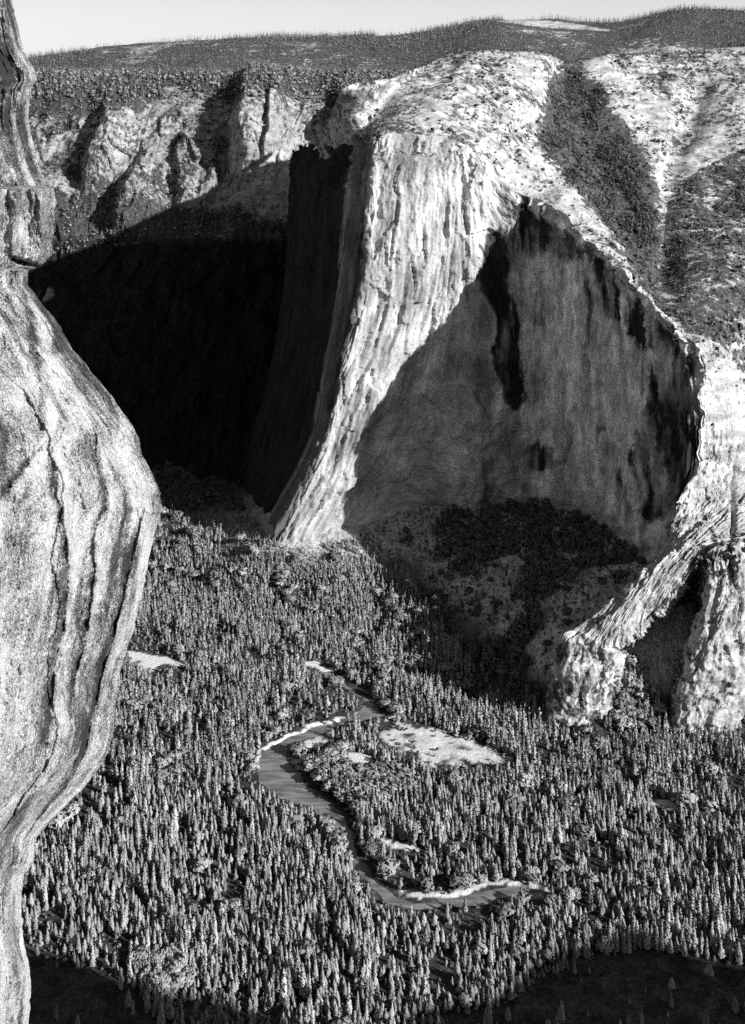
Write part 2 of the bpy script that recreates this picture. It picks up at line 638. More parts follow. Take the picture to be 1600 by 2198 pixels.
def build_wall():
    cols = {
        'W4': C((630, 326, 3200), (618, 500, 3150), (575, 800, 3050), (500, 1020, 2950)),
        'W3': C((676, 318, 2730), (650, 500, 2690), (625, 700, 2640), (590, 900, 2580), (530, 1070, 2510)),
        'W2': C((722, 322, 2565), (706, 500, 2540), (690, 680, 2500), (655, 850, 2450), (610, 1000, 2400), (550, 1130, 2345)),
        'W1': C((764, 305, 2450), (742, 453, 2430), (724, 620, 2400), (705, 769, 2370), (669, 942, 2330), (634, 1028, 2300), (573, 1150, 2255)),
        'L': C((812, 290, 2235), (799, 466, 2228), (787, 630, 2218), (748, 769, 2205), (700, 963, 2188), (655, 1060, 2176), (600, 1170, 2160)),
        'M1': C((880, 285, 2238), (865, 450, 2233), (850, 630, 2226), (810, 780, 2213), (755, 963, 2198), (720, 1060, 2186), (670, 1172, 2165)),
        'M2': C((960, 300, 2255), (945, 450, 2252), (930, 620, 2245), (890, 780, 2235), (820, 963, 2222), (780, 1060, 2210), (735, 1160, 2185)),
        'M3': C((1030, 335, 2272), (1020, 480, 2268), (1010, 640, 2263), (985, 800, 2258), (930, 950, 2250), (900, 1030, 2245), (855, 1110, 2232)),
        'M4': C((1100, 410, 2288), (1095, 540, 2287), (1090, 680, 2285), (1075, 820, 2280), (1040, 950, 2275), (1020, 1020, 2272), (1000, 1092, 2268)),
        'M5': C((1142, 427, 2290), (1145, 550, 2290), (1148, 680, 2290), (1148, 820, 2288), (1145, 950, 2285), (1143, 1010, 2285), (1140, 1080, 2283)),
        'M6': C((1187, 447, 2238), (1190, 560, 2238), (1194, 690, 2238), (1197, 830, 2238), (1200, 950, 2236), (1203, 1020, 2232), (1205, 1090, 2228)),
        'M7': C((1257, 515, 2118), (1262, 620, 2122), (1266, 740, 2126), (1268, 850, 2128), (1268, 950, 2128), (1268, 1040, 2126), (1268, 1112, 2124)),
        'M8': C((1310, 560, 2042), (1318, 660, 2048), (1325, 760, 2052), (1328, 870, 2054), (1328, 970, 2054), (1326, 1060, 2052), (1322, 1140, 2050)),
        'M9': C((1372, 625, 1934), (1376, 720, 1942), (1378, 820, 1948), (1376, 920, 1950), (1372, 1010, 1950), (1366, 1090, 1948), (1360, 1168, 1946)),
        'M10': C((1433, 687, 1852), (1434, 780, 1858), (1430, 870, 1864), (1424, 960, 1868), (1416, 1050, 1868), (1404, 1130, 1866), (1392, 1205, 1862)),
        'M11': C((1487, 728, 1824), (1480, 810, 1826), (1470, 900, 1828), (1456, 980, 1828), (1440, 1060, 1826), (1422, 1145, 1822), (1405, 1218, 1815)),
        'M12': C((1511, 830, 1800), (1500, 890, 1800), (1487, 950, 1800), (1470, 1020, 1798), (1450, 1090, 1794), (1430, 1160, 1788), (1412, 1225, 1778)),
        'M13': C((1505, 975, 1784), (1495, 1010, 1782), (1480, 1050, 1778), (1462, 1095, 1772), (1445, 1140, 1764), (1428, 1185, 1755), (1410, 1228, 1744)),
        'M14': C((1462, 1076, 1748), (1452, 1100, 1744), (1443, 1125, 1738), (1434, 1150, 1732), (1425, 1180, 1724), (1414, 1205, 1716), (1403, 1232, 1706)),
    }
    for k, c in cols.items():
        c.append(c[-1] + np.array([0, 0, -60.0]) + (c[-1] - c[-2]) * np.array([.3, .3, 0]))
    G, us = loft(list(cols.values()), 900, 460, byindex=False)
    WALL_U.update(dict(zip(cols, us)))
    WALL_U['rims'] = [c[0] for c in cols.values()]
    N = face_cam(normals(G), G)
    u, v = arclen(G)
    U, V = np.meshgrid(u, v, indexing='ij')
    q = np.linspace(0, 1, 900)[:, None]
    hor = G[..., 0] - G[..., 1]
    wq = sstep(us[5], us[8], q)
    U0 = U
    i0 = int(900 * us[6])
    hor = hor + (U[i0, 200] - hor[i0, 200])
    U = U * (1 - wq) + hor * wq
    t = np.linspace(0, 1, 460)[None]
    edge = sstep(0, .012, t)
    # vertical ribs, cracks, flakes
    ribs = ridged(U * .020, V * .0022 + 3, 3, seed=11)
    cracks = ridged(U * .055 + .5 * fbm(U * .01, V * .01, seed=22), V * .006, 3, seed=12)
    bl = fbm(U * .012, V * .008, oct=5, seed=15)
    fine = fbm(U * .09, V * .02, oct=4, seed=17)
    lit = sstep(us[3], us[4], q) * (1 - sstep(us[8], us[9], q))
    amp = 5 + 8 * lit
    disp = amp * (ribs - .4) + 4.5 * (cracks - .4) * (.5 + .5 * lit) + 12 * bl + 4.0 * fine
    # the crack line running down beside the foot of the prow (dark slot)
    sl = segdist(np.stack([np.broadcast_to(q, U.shape) * 2000, np.broadcast_to(t, U.shape) * 900], -1),
                 [(2000 * (us[4] * .55 + us[5] * .45), 900 * .50), (2000 * (us[4] * .5 + us[5] * .5), 900 * .60), (2000 * (us[4] * .55 + us[5] * .45), 900 * .68)])
    flake = ridged(U * .011 + 1.5 * fbm(U * .004, V * .003, oct=2, seed=19), V * .003, 2, seed=20)
    disp = disp + 13 * (np.clip(flake, -.2, .6) - .2) * lit
    disp = disp + 3 * ridged(U * .11, V * .035, 3, seed=21) + 2.2 * fbm(U * .2, V * .08, oct=3, seed=23)
    dih = ridged(U * .016 + .9 * fbm(U * .006, V * .006, oct=3, seed=26), V * .0035, 4, seed=27, gain=.65)
    disp = disp + 13 * (dih - .4) * sstep(us[6], us[8], q) + 6 * (ridged(U * .03, V * .03, 4, seed=28, gain=.6) - .4) * sstep(us[6], us[8], q)
    wu = U + 9 * fbm(U * .02, V * .02, oct=4, seed=33)
    wv = V + 22 * fbm(U * .02, V * .02, oct=4, seed=34)
    pl = 5.0 * blocks(wu * .026, wv * .0065, 401) + 2.6 * blocks(wu * .07, wv * .020, 411) + 1.2 * blocks(wu * .17, wv * .06, 421)
    disp = disp * .62 + pl * (.75 + .35 * lit)
    foot = sstep(.82, 1, t) * lit
    disp = disp + foot * 7 * (ridged(U * .045, V * .01, 3, seed=24) - .4)
    G = G + N * (disp * edge)[..., None]
    G = G + rim_jag(G) * ((1 - sstep(0, .2, t)) * (1 + 1.5 * (1 - sstep(us[3], us[4], q))))[..., None]
    px = proj(G)
    dark = (1 - sstep(us[3] - .012, us[3] + .006, q)) * 1.0 + np.zeros_like(U)  # shade painted into the west faces, and less into the strip beside the prow
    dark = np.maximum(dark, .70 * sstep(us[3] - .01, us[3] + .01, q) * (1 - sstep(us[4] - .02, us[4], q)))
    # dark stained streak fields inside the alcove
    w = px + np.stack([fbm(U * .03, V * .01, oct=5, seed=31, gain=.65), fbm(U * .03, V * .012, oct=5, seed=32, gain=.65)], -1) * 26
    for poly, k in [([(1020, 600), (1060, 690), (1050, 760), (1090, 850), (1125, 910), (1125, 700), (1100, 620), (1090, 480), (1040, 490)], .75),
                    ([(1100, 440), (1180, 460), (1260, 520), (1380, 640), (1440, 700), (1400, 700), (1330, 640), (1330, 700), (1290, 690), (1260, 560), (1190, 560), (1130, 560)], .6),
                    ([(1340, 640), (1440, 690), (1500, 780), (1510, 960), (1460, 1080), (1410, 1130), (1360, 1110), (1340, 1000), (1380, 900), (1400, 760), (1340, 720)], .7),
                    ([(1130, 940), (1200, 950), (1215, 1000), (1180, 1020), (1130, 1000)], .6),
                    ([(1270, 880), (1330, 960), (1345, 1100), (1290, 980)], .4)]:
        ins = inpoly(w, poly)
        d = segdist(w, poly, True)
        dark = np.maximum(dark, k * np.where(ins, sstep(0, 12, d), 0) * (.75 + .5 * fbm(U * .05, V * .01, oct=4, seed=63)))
    pale = fbm(U * .03, V * .006, oct=4, seed=41)
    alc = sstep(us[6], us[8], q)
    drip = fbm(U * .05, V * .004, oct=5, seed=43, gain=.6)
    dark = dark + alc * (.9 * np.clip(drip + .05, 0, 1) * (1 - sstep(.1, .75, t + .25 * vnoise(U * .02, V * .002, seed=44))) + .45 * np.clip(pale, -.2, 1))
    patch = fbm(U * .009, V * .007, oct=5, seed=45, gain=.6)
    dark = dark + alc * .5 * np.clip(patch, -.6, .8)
    for poly, k in [([(740, 1000), (860, 850), (960, 760), (1010, 800), (1060, 960), (1030, 1060), (850, 1110), (740, 1150)], .22),
                    ([(1125, 700), (1230, 690), (1260, 760), (1220, 900), (1130, 960), (1115, 880)], .28), ([(1285, 810), (1340, 790), (1365, 840), (1345, 930), (1290, 900)], .5),
                    ([(1240, 930), (1290, 960), (1325, 1130), (1250, 1100)], .3)]:
        ins = inpoly(w, poly)
        d = segdist(w, poly, True)
        dark = dark - k * np.where(ins, sstep(0, 9, d), 0)
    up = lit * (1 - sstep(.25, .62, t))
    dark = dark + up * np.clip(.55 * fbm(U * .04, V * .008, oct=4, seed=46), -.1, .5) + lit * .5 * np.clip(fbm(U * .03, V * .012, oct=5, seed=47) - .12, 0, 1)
    dark = dark * (1 + .35 * alc) - .85 * alc * (1 - np.clip(dark * 1.6, 0, 1))  # alcove painted lighter, standing in for bounce light
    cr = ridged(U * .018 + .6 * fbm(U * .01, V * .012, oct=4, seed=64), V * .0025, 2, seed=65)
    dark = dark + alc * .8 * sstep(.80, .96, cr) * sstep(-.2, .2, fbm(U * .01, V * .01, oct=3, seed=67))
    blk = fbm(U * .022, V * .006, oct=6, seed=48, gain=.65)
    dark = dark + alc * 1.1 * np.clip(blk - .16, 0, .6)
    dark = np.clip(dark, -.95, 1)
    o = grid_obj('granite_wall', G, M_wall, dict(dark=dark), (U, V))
    structure(o, 'sheer granite monolith with a sunlit prow between two shaded faces', 'cliff')


build_wall()


def build_plateau():
    rows = [
        C((676, 330, 2690), (712, 240, 2520), (738, 190, 2425), (775, 176, 2440), (850, 166, 2620), (975, 114, 2980)),
        C((726, 318, 2550), (758, 240, 2450), (785, 194, 2430), (830, 174, 2500), (910, 142, 2700), (990, 112, 2960)),
        C((764, 303, 2450), (790, 262, 2480), (830, 208, 2530), (890, 165, 2620), (960, 118, 2770), (1000, 109, 2900)),
        C((812, 288, 2236), (840, 262, 2330), (885, 220, 2450), (935, 170, 2600), (990, 113, 2800), (1020, 107, 2940)),
        C((880, 283, 2240), (910, 250, 2350), (955, 200, 2480), (1000, 150, 2640), (1040, 106, 2840), (1070, 107, 2980)),
        C((960, 298, 2257), (990, 262, 2370), (1030, 210, 2510), (1070, 155, 2680), (1110, 109, 2880), (1130, 111, 3020)),
        C((1030, 333, 2274), (1060, 285, 2400), (1095, 230, 2540), (1140, 160, 2730), (1175, 113, 2920), (1190, 115, 3060)),
        C((1100, 408, 2290), (1140, 340, 2430), (1175, 280, 2580), (1220, 190, 2800), (1240, 120, 3000), (1250, 120, 3120)),
        C((1142, 425, 2292), (1195, 370, 2430), (1240, 300, 2590), (1290, 200, 2820), (1310, 119, 3040), (1320, 120, 3160)),
        C((1187, 445, 2240), (1250, 400, 2370), (1310, 330, 2560), (1350, 230, 2800), (1370, 117, 3060), (1380, 118, 3180)),
        C((1257, 513, 2120), (1330, 470, 2260), (1390, 380, 2480), (1420, 260, 2760), (1430, 114, 3080), (1440, 116, 3200)),
        C((1310, 558, 2044), (1380, 520, 2160), (1440, 430, 2390), (1480, 300, 2700), (1500, 108, 3100), (1510, 110, 3220)),
        C((1372, 623, 1936), (1430, 590, 2040), (1490, 500, 2270), (1550, 340, 2620), (1580, 102, 3100), (1590, 104, 3220)),
        C((1433, 685, 1854), (1490, 650, 1940), (1560, 540, 2180), (1640, 370, 2560), (1680, 96, 3100), (1690, 98, 3220)),
        C((1487, 726, 1826), (1540, 710, 1880), (1620, 610, 2080), (1720, 430, 2480), (1800, 90, 3100), (1810, 92, 3220)),
        C((1511, 830, 1802), (1560, 810, 1840), (1640, 730, 1970), (1760, 560, 2330), (1950, 200, 3000), (1960, 200, 3100)),
        C((1506, 970, 1786), (1560, 965, 1800), (1640, 900, 1880), (1780, 760, 2150), (2000, 500, 2800), (2010, 500, 2900)),
        C((1466, 1074, 1750), (1530, 1080, 1752), (1620, 1040, 1800), (1760, 950, 1930), (2000, 800, 2300), (2010, 800, 2400)),
        C((1405, 1219, 1702), (1460, 1170, 1698), (1540, 1140, 1712), (1640, 1120, 1745), (1800, 1080, 1820), (2000, 1000, 2000)),
        C((1306, 1297, 1662), (1380, 1250, 1656), (1450, 1215, 1668), (1530, 1165, 1696), (1640, 1152, 1735), (1800, 1130, 1790)),
        C((1206, 1380, 1636), (1290, 1388, 1616), (1382, 1340, 1636), (1440, 1280, 1656), (1500, 1208, 1680), (1640, 1160, 1730)),
        C((1204, 1400, 1650), (1290, 1405, 1640), (1395, 1350, 1668), (1455, 1290, 1690), (1515, 1215, 1712), (1640, 1175, 1750)),
    ]
    # a short skirt below the rim keeps the edge closed from the side
    rows = [[r[0] + np.array([0, 6.0, -14.0])] + r for r in rows]
    us = np.linspace(0, 1, len(rows))
    G, us = loft(rows, 800, 640, us=us, byindex=True)
    N = face_cam(normals(G), G)
    X, Y, Z = G[..., 0], G[..., 1], G[..., 2]
    t = np.linspace(0, 1, 640)[None]
    q = np.linspace(0, 1, 800)[:, None]
    e = sstep(.14, .24, t)
    px = proj(G)
    steep = sstep(.62, .8, q)
    u, v = arclen(G)
    U, V = np.meshgrid(u, v, indexing='ij')
    led = ridged(X * .012 + .3 * vnoise(X * .01, Z * .01, seed=3), Z * .02, 3, seed=51)
    disp = 14 * (1 - .75 * steep) * fbm(X * .006, Y * .006, Z * .006, oct=5, seed=52) + 5 * fbm(X * .03, Y * .03, Z * .03, oct=3, seed=53) + steep * 2 * (led - .4)
    disp = disp * e + (3 * fbm(X * .04, Y * .04, Z * .04, oct=3, seed=54)) * (1 - e) * sstep(.08, .14, t)
    # gully
    gx = [(1225, 115), (1250, 250), (1300, 370), (1360, 480), (1415, 600), (1440, 690)]
    gd = segdist(px, gx)
    disp = disp - 26 * np.exp(-(gd / 45) ** 2) * e
    gx2 = [(1500, 200), (1450, 330), (1430, 450), (1440, 560)]
    disp = disp - 18 * np.exp(-(segdist(px, gx2) / 30) ** 2) * e
    ck = segdist(px, [(1590, 960), (1578, 1040), (1573, 1150)])
    disp = disp - 15 * np.exp(-(ck / 5) ** 2)
    disp = disp + steep * e * (1.8 * (ridged(V * .045 + .5 * fbm(U * .03, V * .03, oct=3, seed=59), U * .034, 5, seed=55, gain=.7) - .4) + 3.5 * fbm(X * .09, Y * .09, Z * .06, oct=4, seed=56, gain=.65))
    bw_ = 8 * fbm(U * .02, V * .02, oct=4, seed=35)
    disp = disp + steep * e * (3.2 * blocks((V + bw_) * .024, (U + bw_) * .018, 431) + 1.6 * blocks((V + bw_) * .08, (U + bw_) * .06, 441) + .7 * blocks(V * .2, U * .14, 451))
    G = G + N * disp[..., None]
    G = G + rim_jag(G) * (1 - sstep(.15, .4, t) + 0 * q)[..., None]
    # scrub cover
    veg = .26 + .26 * fbm(X * .004, Y * .004, oct=3, seed=61)
    gp = [(1225, 112), (1300, 190), (1330, 250), (1390, 330), (1420, 430), (1425, 560), (1430, 640), (1370, 560), (1310, 480), (1230, 390), (1170, 330), (1160, 260), (1190, 180)]
    d = segdist(px, gp, True)
    veg = np.maximum(veg, np.where(inpoly(px, gp), .5 + .5 * sstep(0, 25, d), .5 * (1 - sstep(0, 25, d))))
    gp2 = [(1430, 560), (1440, 420), (1500, 360), (1650, 300), (1650, 700), (1560, 740), (1480, 700)]
    d = segdist(px, gp2, True)
    veg = np.maximum(veg, np.where(inpoly(px, gp2), .5, .3) * 1.0)
    veg = veg * (1 - .8 * sstep(760, 900, px[..., 1])) - .15 * sstep(.75, .85, q)
    rimclear = 1 - .5 * np.exp(-((t - .14) / .08) ** 2) * sstep(.25, .35, q)
    veg = np.clip(veg * rimclear, 0, 1)
    o = grid_obj('plateau', G, M_slope, dict(veg=veg, dark=0.0))
    structure(o, 'pale granite plateau and right flank above the big wall, dotted with brush', 'hill')
    return G, veg


PLATEAU, PLAT_VEG = build_plateau()


def build_pillar():
    def feet(c):
        return c + [c[-1] + np.array([0, -4, -50.0])]
    cols = [feet(C((1230, 1392, 1690), (1215, 1450, 1690), (1210, 1500, 1690), (1200, 1560, 1690))),
            feet(C((1206, 1382, 1636), (1184, 1440, 1630), (1180, 1500, 1622), (1180, 1560, 1616))),
            feet(C((1250, 1384, 1620), (1240, 1440, 1608), (1236, 1510, 1600), (1238, 1578, 1596))),
            feet(C((1295, 1390, 1613), (1296, 1440, 1608), (1292, 1500, 1602), (1288, 1560, 1600))),
            feet(C((1332, 1397, 1624), (1320, 1445, 1622), (1313, 1490, 1616), (1310, 1540, 1612))),
            feet(C((1350, 1402, 1665), (1340, 1450, 1660), (1335, 1500, 1655), (1332, 1540, 1650)))]
    G, us = loft(cols, 160, 160)
    N = face_cam(normals(G), G)
    u, v = arclen(G)
    U, V = np.meshgrid(u, v, indexing='ij')
    wu, wv = U + 6 * fbm(U * .04, V * .04, oct=3, seed=36), V + 8 * fbm(U * .04, V * .04, oct=3, seed=37)
    G = G + N * (5 * blocks(wu * .05, wv * .022, 461) + 1.5 * blocks(wu * .15, wv * .08, 471))[..., None]
    G = G + N * .6 * (4 * fbm(U * .05, V * .03, oct=5, seed=71, gain=.65) + 6 * (ridged(U * .05 + .25 * fbm(U * .08, V * .08, oct=3, seed=73), V * .022, 5, seed=72, gain=.72) - .4))[..., None]
    o = grid_obj('buttress', G, M_slope, dict(veg=.42, dark=0.0))
    structure(o, 'short sunlit granite buttress at the foot of the bright ridge', 'cliff')
    T = C((1326, 1392, 1624), (1382, 1338, 1634), (1440, 1278, 1650), (1498, 1210, 1668), (1530, 1178, 1668), (1560, 1160, 1676), (1602, 1150, 1690), (1720, 1150, 1740), (1900, 1150, 1840))
    Mi = C((1335, 1425, 1665), (1380, 1400, 1705), (1430, 1380, 1740), (1485, 1330, 1750), (1512, 1320, 1625), (1550, 1310, 1606), (1600, 1320, 1610), (1720, 1330, 1650), (1900, 1330, 1750))
    Mj = C((1335, 1470, 1660), (1372, 1470, 1690), (1415, 1470, 1720), (1458, 1450, 1705), (1474, 1430, 1616), (1520, 1430, 1596), (1590, 1430, 1600), (1720, 1440, 1630), (1900, 1440, 1730))
    B = C((1330, 1530, 1640), (1365, 1540, 1650), (1405, 1550, 1655), (1436, 1560, 1640), (1446, 1556, 1604), (1490, 1560, 1592), (1560, 1560, 1594), (1720, 1560, 1620), (1900, 1560, 1700))
    cols = [[a, b, c, d, d + np.array([0, 0, -60.0])] for a, b, c, d in zip(T, Mi, Mj, B)]
    G, us = loft(cols, 260, 180, us=np.linspace(0, 1, len(cols)))
    N = face_cam(normals(G), G)
    u, v = arclen(G)
    U, V = np.meshgrid(u, v, indexing='ij')
    e = sstep(0, .05, np.linspace(0, 1, 180))[None]
    wu, wv = U + 8 * fbm(U * .03, V * .03, oct=3, seed=38), V + 10 * fbm(U * .03, V * .03, oct=3, seed=39)
    G = G + N * ((6 * blocks(wu * .035, wv * .013, 481) + 2 * blocks(wu * .12, wv * .06, 491)) * e)[..., None]
    G = G + N * .6 * ((5 * fbm(U * .03, V * .02, oct=6, seed=75, gain=.65) + 9 * (ridged(U * .035 + .25 * fbm(U * .06, V * .06, oct=3, seed=77), V * .014, 5, seed=76, gain=.72) - .4)) * e)[..., None]
    q = np.linspace(0, 1, 260)[:, None]
    global GULLY
    GULLY = G
    o = grid_obj('rock_gully', G, M_slope, dict(veg=.3 + .3 * (1 - sstep(.4, .5, q)), dark=0.0))
    structure(o, 'dark gully and sunlit outer buttress at the right edge', 'cliff')


build_pillar()

# ------------------------------------------------------------------ western valley side and far forest ridge


def build_hillside():
    prof = [(1100, 2480), (980, 2750), (850, 2900), (700, 3000), (560, 3080), (500, 3140), (430, 3250), (330, 3400), (240, 3580), (170, 3850)]
    xs = [-250, 0, 150, 300, 450, 560, 640, 720, 800, 880, 960]
    cols = []
    for x in xs:
        c = [P(x, y, Y) for y, Y in prof]
        c += [P(x, 156, 4000), P(x, 190, 4300)]
        cols.append(c)
    nu, nv = 560, 700
    G, us = loft(cols, nu, nv)
    px = proj(G)
    pxx, pyy = px[..., 0], px[..., 1]
    X, Z = G[..., 0], G[..., 2]
    fw = np.zeros((nu, nv))
    ribs = [([(258, 195), (235, 230), (205, 300), (188, 370)], 90, 34, 90),
            ([(310, 320), (290, 370), (268, 410), (252, 470)], 90, 42, 110),
            ([(392, 265), (378, 330), (386, 400)], 45, 16, 60),
            ([(480, 250), (478, 330), (470, 400), (440, 480)], -70, 50, 60),
            ([(560, 125), (530, 190), (518, 250), (505, 330)], 170, 62, 150),
            ([(592, 160), (584, 240), (572, 320)], 50, 20, 60),
            ([(745, 175), (742, 230), (735, 290)], 150, 62, 120)]
    for line, A, wl, wr in ribs:
        ly = [p[1] for p in line]
        lx = [p[0] for p in line]
        xc = np.interp(pyy, ly, lx)
        d = pxx - xc + 7 * vnoise(pyy * .03, pxx * .01, seed=91)
        f = np.where(d > 0, 1 - sstep(0, wr, d), 1 - sstep(0, wl * .45, -d))
        f = f * sstep(ly[0] - 20, ly[0] + 75, pyy + 10 * vnoise(pxx * .05, pyy * .05, seed=90)) * (1 - sstep(ly[-1] - 30, ly[-1] + 60, pyy))
        fw = fw + A * f
    fw = fw + 34 * fbm(X * .005, Z * .006, oct=5, seed=92) * sstep(140, 240, pyy) + 16 * fbm(X * .02, Z * .015, oct=4, seed=93) + 14 * (ridged(X * .012, Z * .004, 3, seed=94) - .4) * sstep(200, 300, pyy)
    hx, hz = X + 20 * fbm(X * .01, Z * .01, oct=4, seed=68), Z + 20 * fbm(X * .01, Z * .01, oct=4, seed=69)
    fw = fw + (16 * blocks(hx * .012, hz * .008, 541) + 8 * blocks(hx * .03, hz * .02, 551) + 3 * blocks(hx * .08, hz * .05, 561)) * sstep(170, 260, pyy)
    dirv = G - np.array([0, 0, H])
    dirv = dirv / np.linalg.norm(dirv, axis=2, keepdims=True)
    G = G - dirv * fw[..., None] + np.array([0, 0, 1.0]) * (.25 * fw)[..., None]
    veg = .36 + .25 * fbm(X * .003, Z * .004, oct=3, seed=95)
    veg = veg + .5 * (1 - sstep(140, 250, pyy + 110 * fbm(X * .005, Z * .008, oct=5, seed=96) - 15)) + .35 * sstep(410, 450, pyy - .1 * (pxx - 250) + 20 * vnoise(X * .01, Z * .01, seed=97))
    dk = sstep(490, 530, pyy)  # slope painted dark below the cast shadow's edge
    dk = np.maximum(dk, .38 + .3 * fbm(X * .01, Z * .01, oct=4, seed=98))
    o = grid_obj('hillside', G, M_slope, dict(veg=np.clip(veg + .7 * sstep(510, 540, pyy), 0, 1), dark=np.clip(dk, 0, 1)))  # brush mask raised there too, to blacken the shade
    structure(o, 'steep ribbed valley side of pale rock and brush left of the monolith', 'hill')
    return G, veg


HILL, HILL_VEG = build_hillside()


def build_far():
    xs = [-400, 0, 300, 600, 850, 950, 1050, 1200, 1300, 1400, 1500, 1600, 1800, 2100]
    cr = [140, 125, 85, 68, 62, 50, 36, 36, 38, 24, 12, 14, 6, 0]
    cols = []
    for x, c in zip(xs, cr):
        cols.append([P(x, c + 170, 3780), P(x, c + 90, 4000), P(x, c + 40, 4300), P(x, c + 10, 4700), P(x, c + 16, 5200), P(x, c + 60, 6200)])
    G, us = loft(cols, 320, 240)
    X, Y = G[..., 0], G[..., 1]
    G = G + np.array([0, 0, 1.0]) * (18 * fbm(X * .004, Y * .004, oct=5, seed=101))[..., None]
    px = proj(G)
    veg = .70 + .6 * fbm(X * .003, Y * .003, oct=4, seed=103)
    bare = [(1040, 45), (1100, 34), (1200, 40), (1290, 55), (1370, 68), (1300, 72), (1200, 66), (1100, 56)]
    d = segdist(px, bare, True)
    veg = np.where(inpoly(px, bare), .8 - .75 * sstep(0, 10, d), veg)
    o = grid_obj('far_ridge', G, M_slope, dict(veg=veg, dark=0.0))
    structure(o, 'long forested ridge along the skyline with one bare pale patch', 'hill')
    return G, veg


FAR, FAR_VEG = build_far()

# ------------------------------------------------------------------ near cliff on the left


def build_near():
    E = [(-200, 5), (-60, 10), (0, 25), (50, 38), (110, 52), (150, 75), (172, 80), (192, 66), (250, 62), (300, 70), (350, 82), (400, 98), (404, 116), (430, 120), (500, 114), (548, 112), (566, 92), (574, 86), (578, 62),
         (610, 60), (650, 90), (700, 130), (740, 150), (800, 198), (850, 240), (900, 275), (940, 299), (975, 304), (1020, 330), (1060, 345), (1095, 346), (1140, 332),
         (1220, 315), (1300, 300), (1360, 285), (1430, 260), (1480, 250), (1560, 246), (1620, 232), (1680, 190), (1720, 152), (1760, 112), (1800, 76), (1850, 73), (1880, 50),
         (1950, 44), (2010, 48), (2060, 60), (2100, 66), (2160, 64), (2198, 60), (2400, 40), (2700, 10)]
    E = np.array(E, float)
    nv, nu = 1100, 420
    py = np.concatenate([np.linspace(-200, 2230, nv - 40), np.linspace(2230, 2700, 41)[1:]])
    ex = np.interp(py, E[:, 0], E[:, 1]) + 2.5 * fbm(py * .06, py * 0, oct=3, seed=111)
    s = np.concatenate([np.linspace(0, .9, nu - 110), np.linspace(.9, 1, 71)[1:], 1 + np.linspace(0, 1, 41)[1:]])
    S, PY = np.meshgrid(s, py, indexing='ij')
    EX = np.broadcast_to(ex[None], S.shape)
    sf = np.minimum(S, 1)
    xl = -420.0
    base_y = np.interp(py, [-200, 400, 405, 575, 580, 1100, 1500, 1800, 2700], [500, 500, 440, 440, 400, 400, 385, 360, 350])[None]
    D = np.interp(sf, [0, .3, .6, .85, .96, 1.0], [-190, -130, -75, -30, -8, 6]) + base_y
    PX = xl + (EX - xl) * sf
    back = np.clip(S - 1, 0, 1)
    # flowing buttress folds
    fold2 = fbm(sf * 26, PY * .004, oct=4, seed=113)
    low = sstep(560, 620, PY)
    bands = [([(895, .827), (960, .745), (1060, .712), (1150, .747), (1250, .78), (1330, .785), (1420, .797), (1600, .80)], 7, .016),
             ([(930, .88), (1000, .864), (1130, .834), (1280, .857), (1400, .867), (1520, .86)], 6, .011),
             ([(1100, .955), (1250, .951), (1380, .951), (1480, .948), (1580, .928), (1680, .934), (1790, .954)], 6, .013),
             ([(610, .97), (640, .958), (760, .863), (870, .77), (960, .70)], 4, .016),
             ([(880, .83), (960, .72), (1010, .633), (1080, .55), (1200, .50)], 5, .014)]
    pale = np.zeros_like(PY)
    g = np.zeros_like(PY)
    stain = np.zeros_like(PY)
    for pts, A, w in bands:
        yy = [p[0] for p in pts]
        c = np.interp(PY, yy, [p[1] for p in pts]) + .010 * fbm(PY * .012, sf * 3, oct=3, seed=int(A * 7 + yy[0]))
        w = w * (1 + .5 * vnoise(PY * .01, sf * 2, seed=int(yy[0])))
        win = sstep(yy[0] - 40, yy[0] + 60, PY) * (1 - sstep(yy[-1] - 60, yy[-1] + 60, PY))
        d = sf - c
        ws = w * .3
        gg = np.where(d < 0, np.exp(-(d / ws) ** 2), np.exp(-np.maximum(d, 0) / (w * 2.2))) * win
        g -= .8 * A * gg * (.7 + .9 * fbm(PY * .015, sf * 6, oct=3, seed=5))
        pale = np.maximum(pale, np.exp(-((d - 1.3 * w) / (1.5 * w)) ** 2) * win)
        stain = np.maximum(stain, np.exp(-((d + .9 * w) / (w * .8)) ** 2) * win)
    disp = 11 * fbm(sf * 4, PY * .0018, oct=3, seed=112) + 2.2 * fold2 + 5.0 * fbm(sf * 10, PY * .011, oct=6, seed=116, gain=.62) + 1.0 * (ridged(sf * 22, PY * .014, 5, seed=117, gain=.7) - .4) + 1.0 * fbm(sf * 90, PY * .05, oct=3, seed=114) - g * .75
    jg = 5 * fbm(PX * .05, PY * .01, oct=3, seed=118)
    ledge = sstep(400, 404, PY + jg) * (1 - sstep(404, 470, PY + jg)) * 5 * sstep(10, 30, PX)
    crack = np.exp(-((PY - 566 + jg - .35 * (PX - 60)) / 4.5) ** 2) * 22 * sstep(14, 30, PX)
    tow = (1 - low) * 7 * (ridged(sf * 9, PY * .006, 4, seed=115) - .4)
    fade = 1 - .75 * sstep(.97, 1, sf)
    su, sv = sf * 122 + 4 * fbm(sf * 12, PY * .01, oct=4, seed=131), PY * .16 + 6 * fbm(sf * 12, PY * .01, oct=4, seed=132)
    disp = disp * .8 + 1.0 * blocks(su * .06, sv * .010, 501) + .5 * blocks(su * .25, sv * .07, 511) + .35 * blocks(su * .6, sv * .3, 521)
    D = D - (disp + ledge + tow) * fade + crack + back * 260
    PX2 = PX - back * 150 * 1.0
    G = np.stack([(PX2 - CX) * D / F, D, H - (PY - CY) * D / F], -1)
    blk = [(430, 95), (575, 60)]
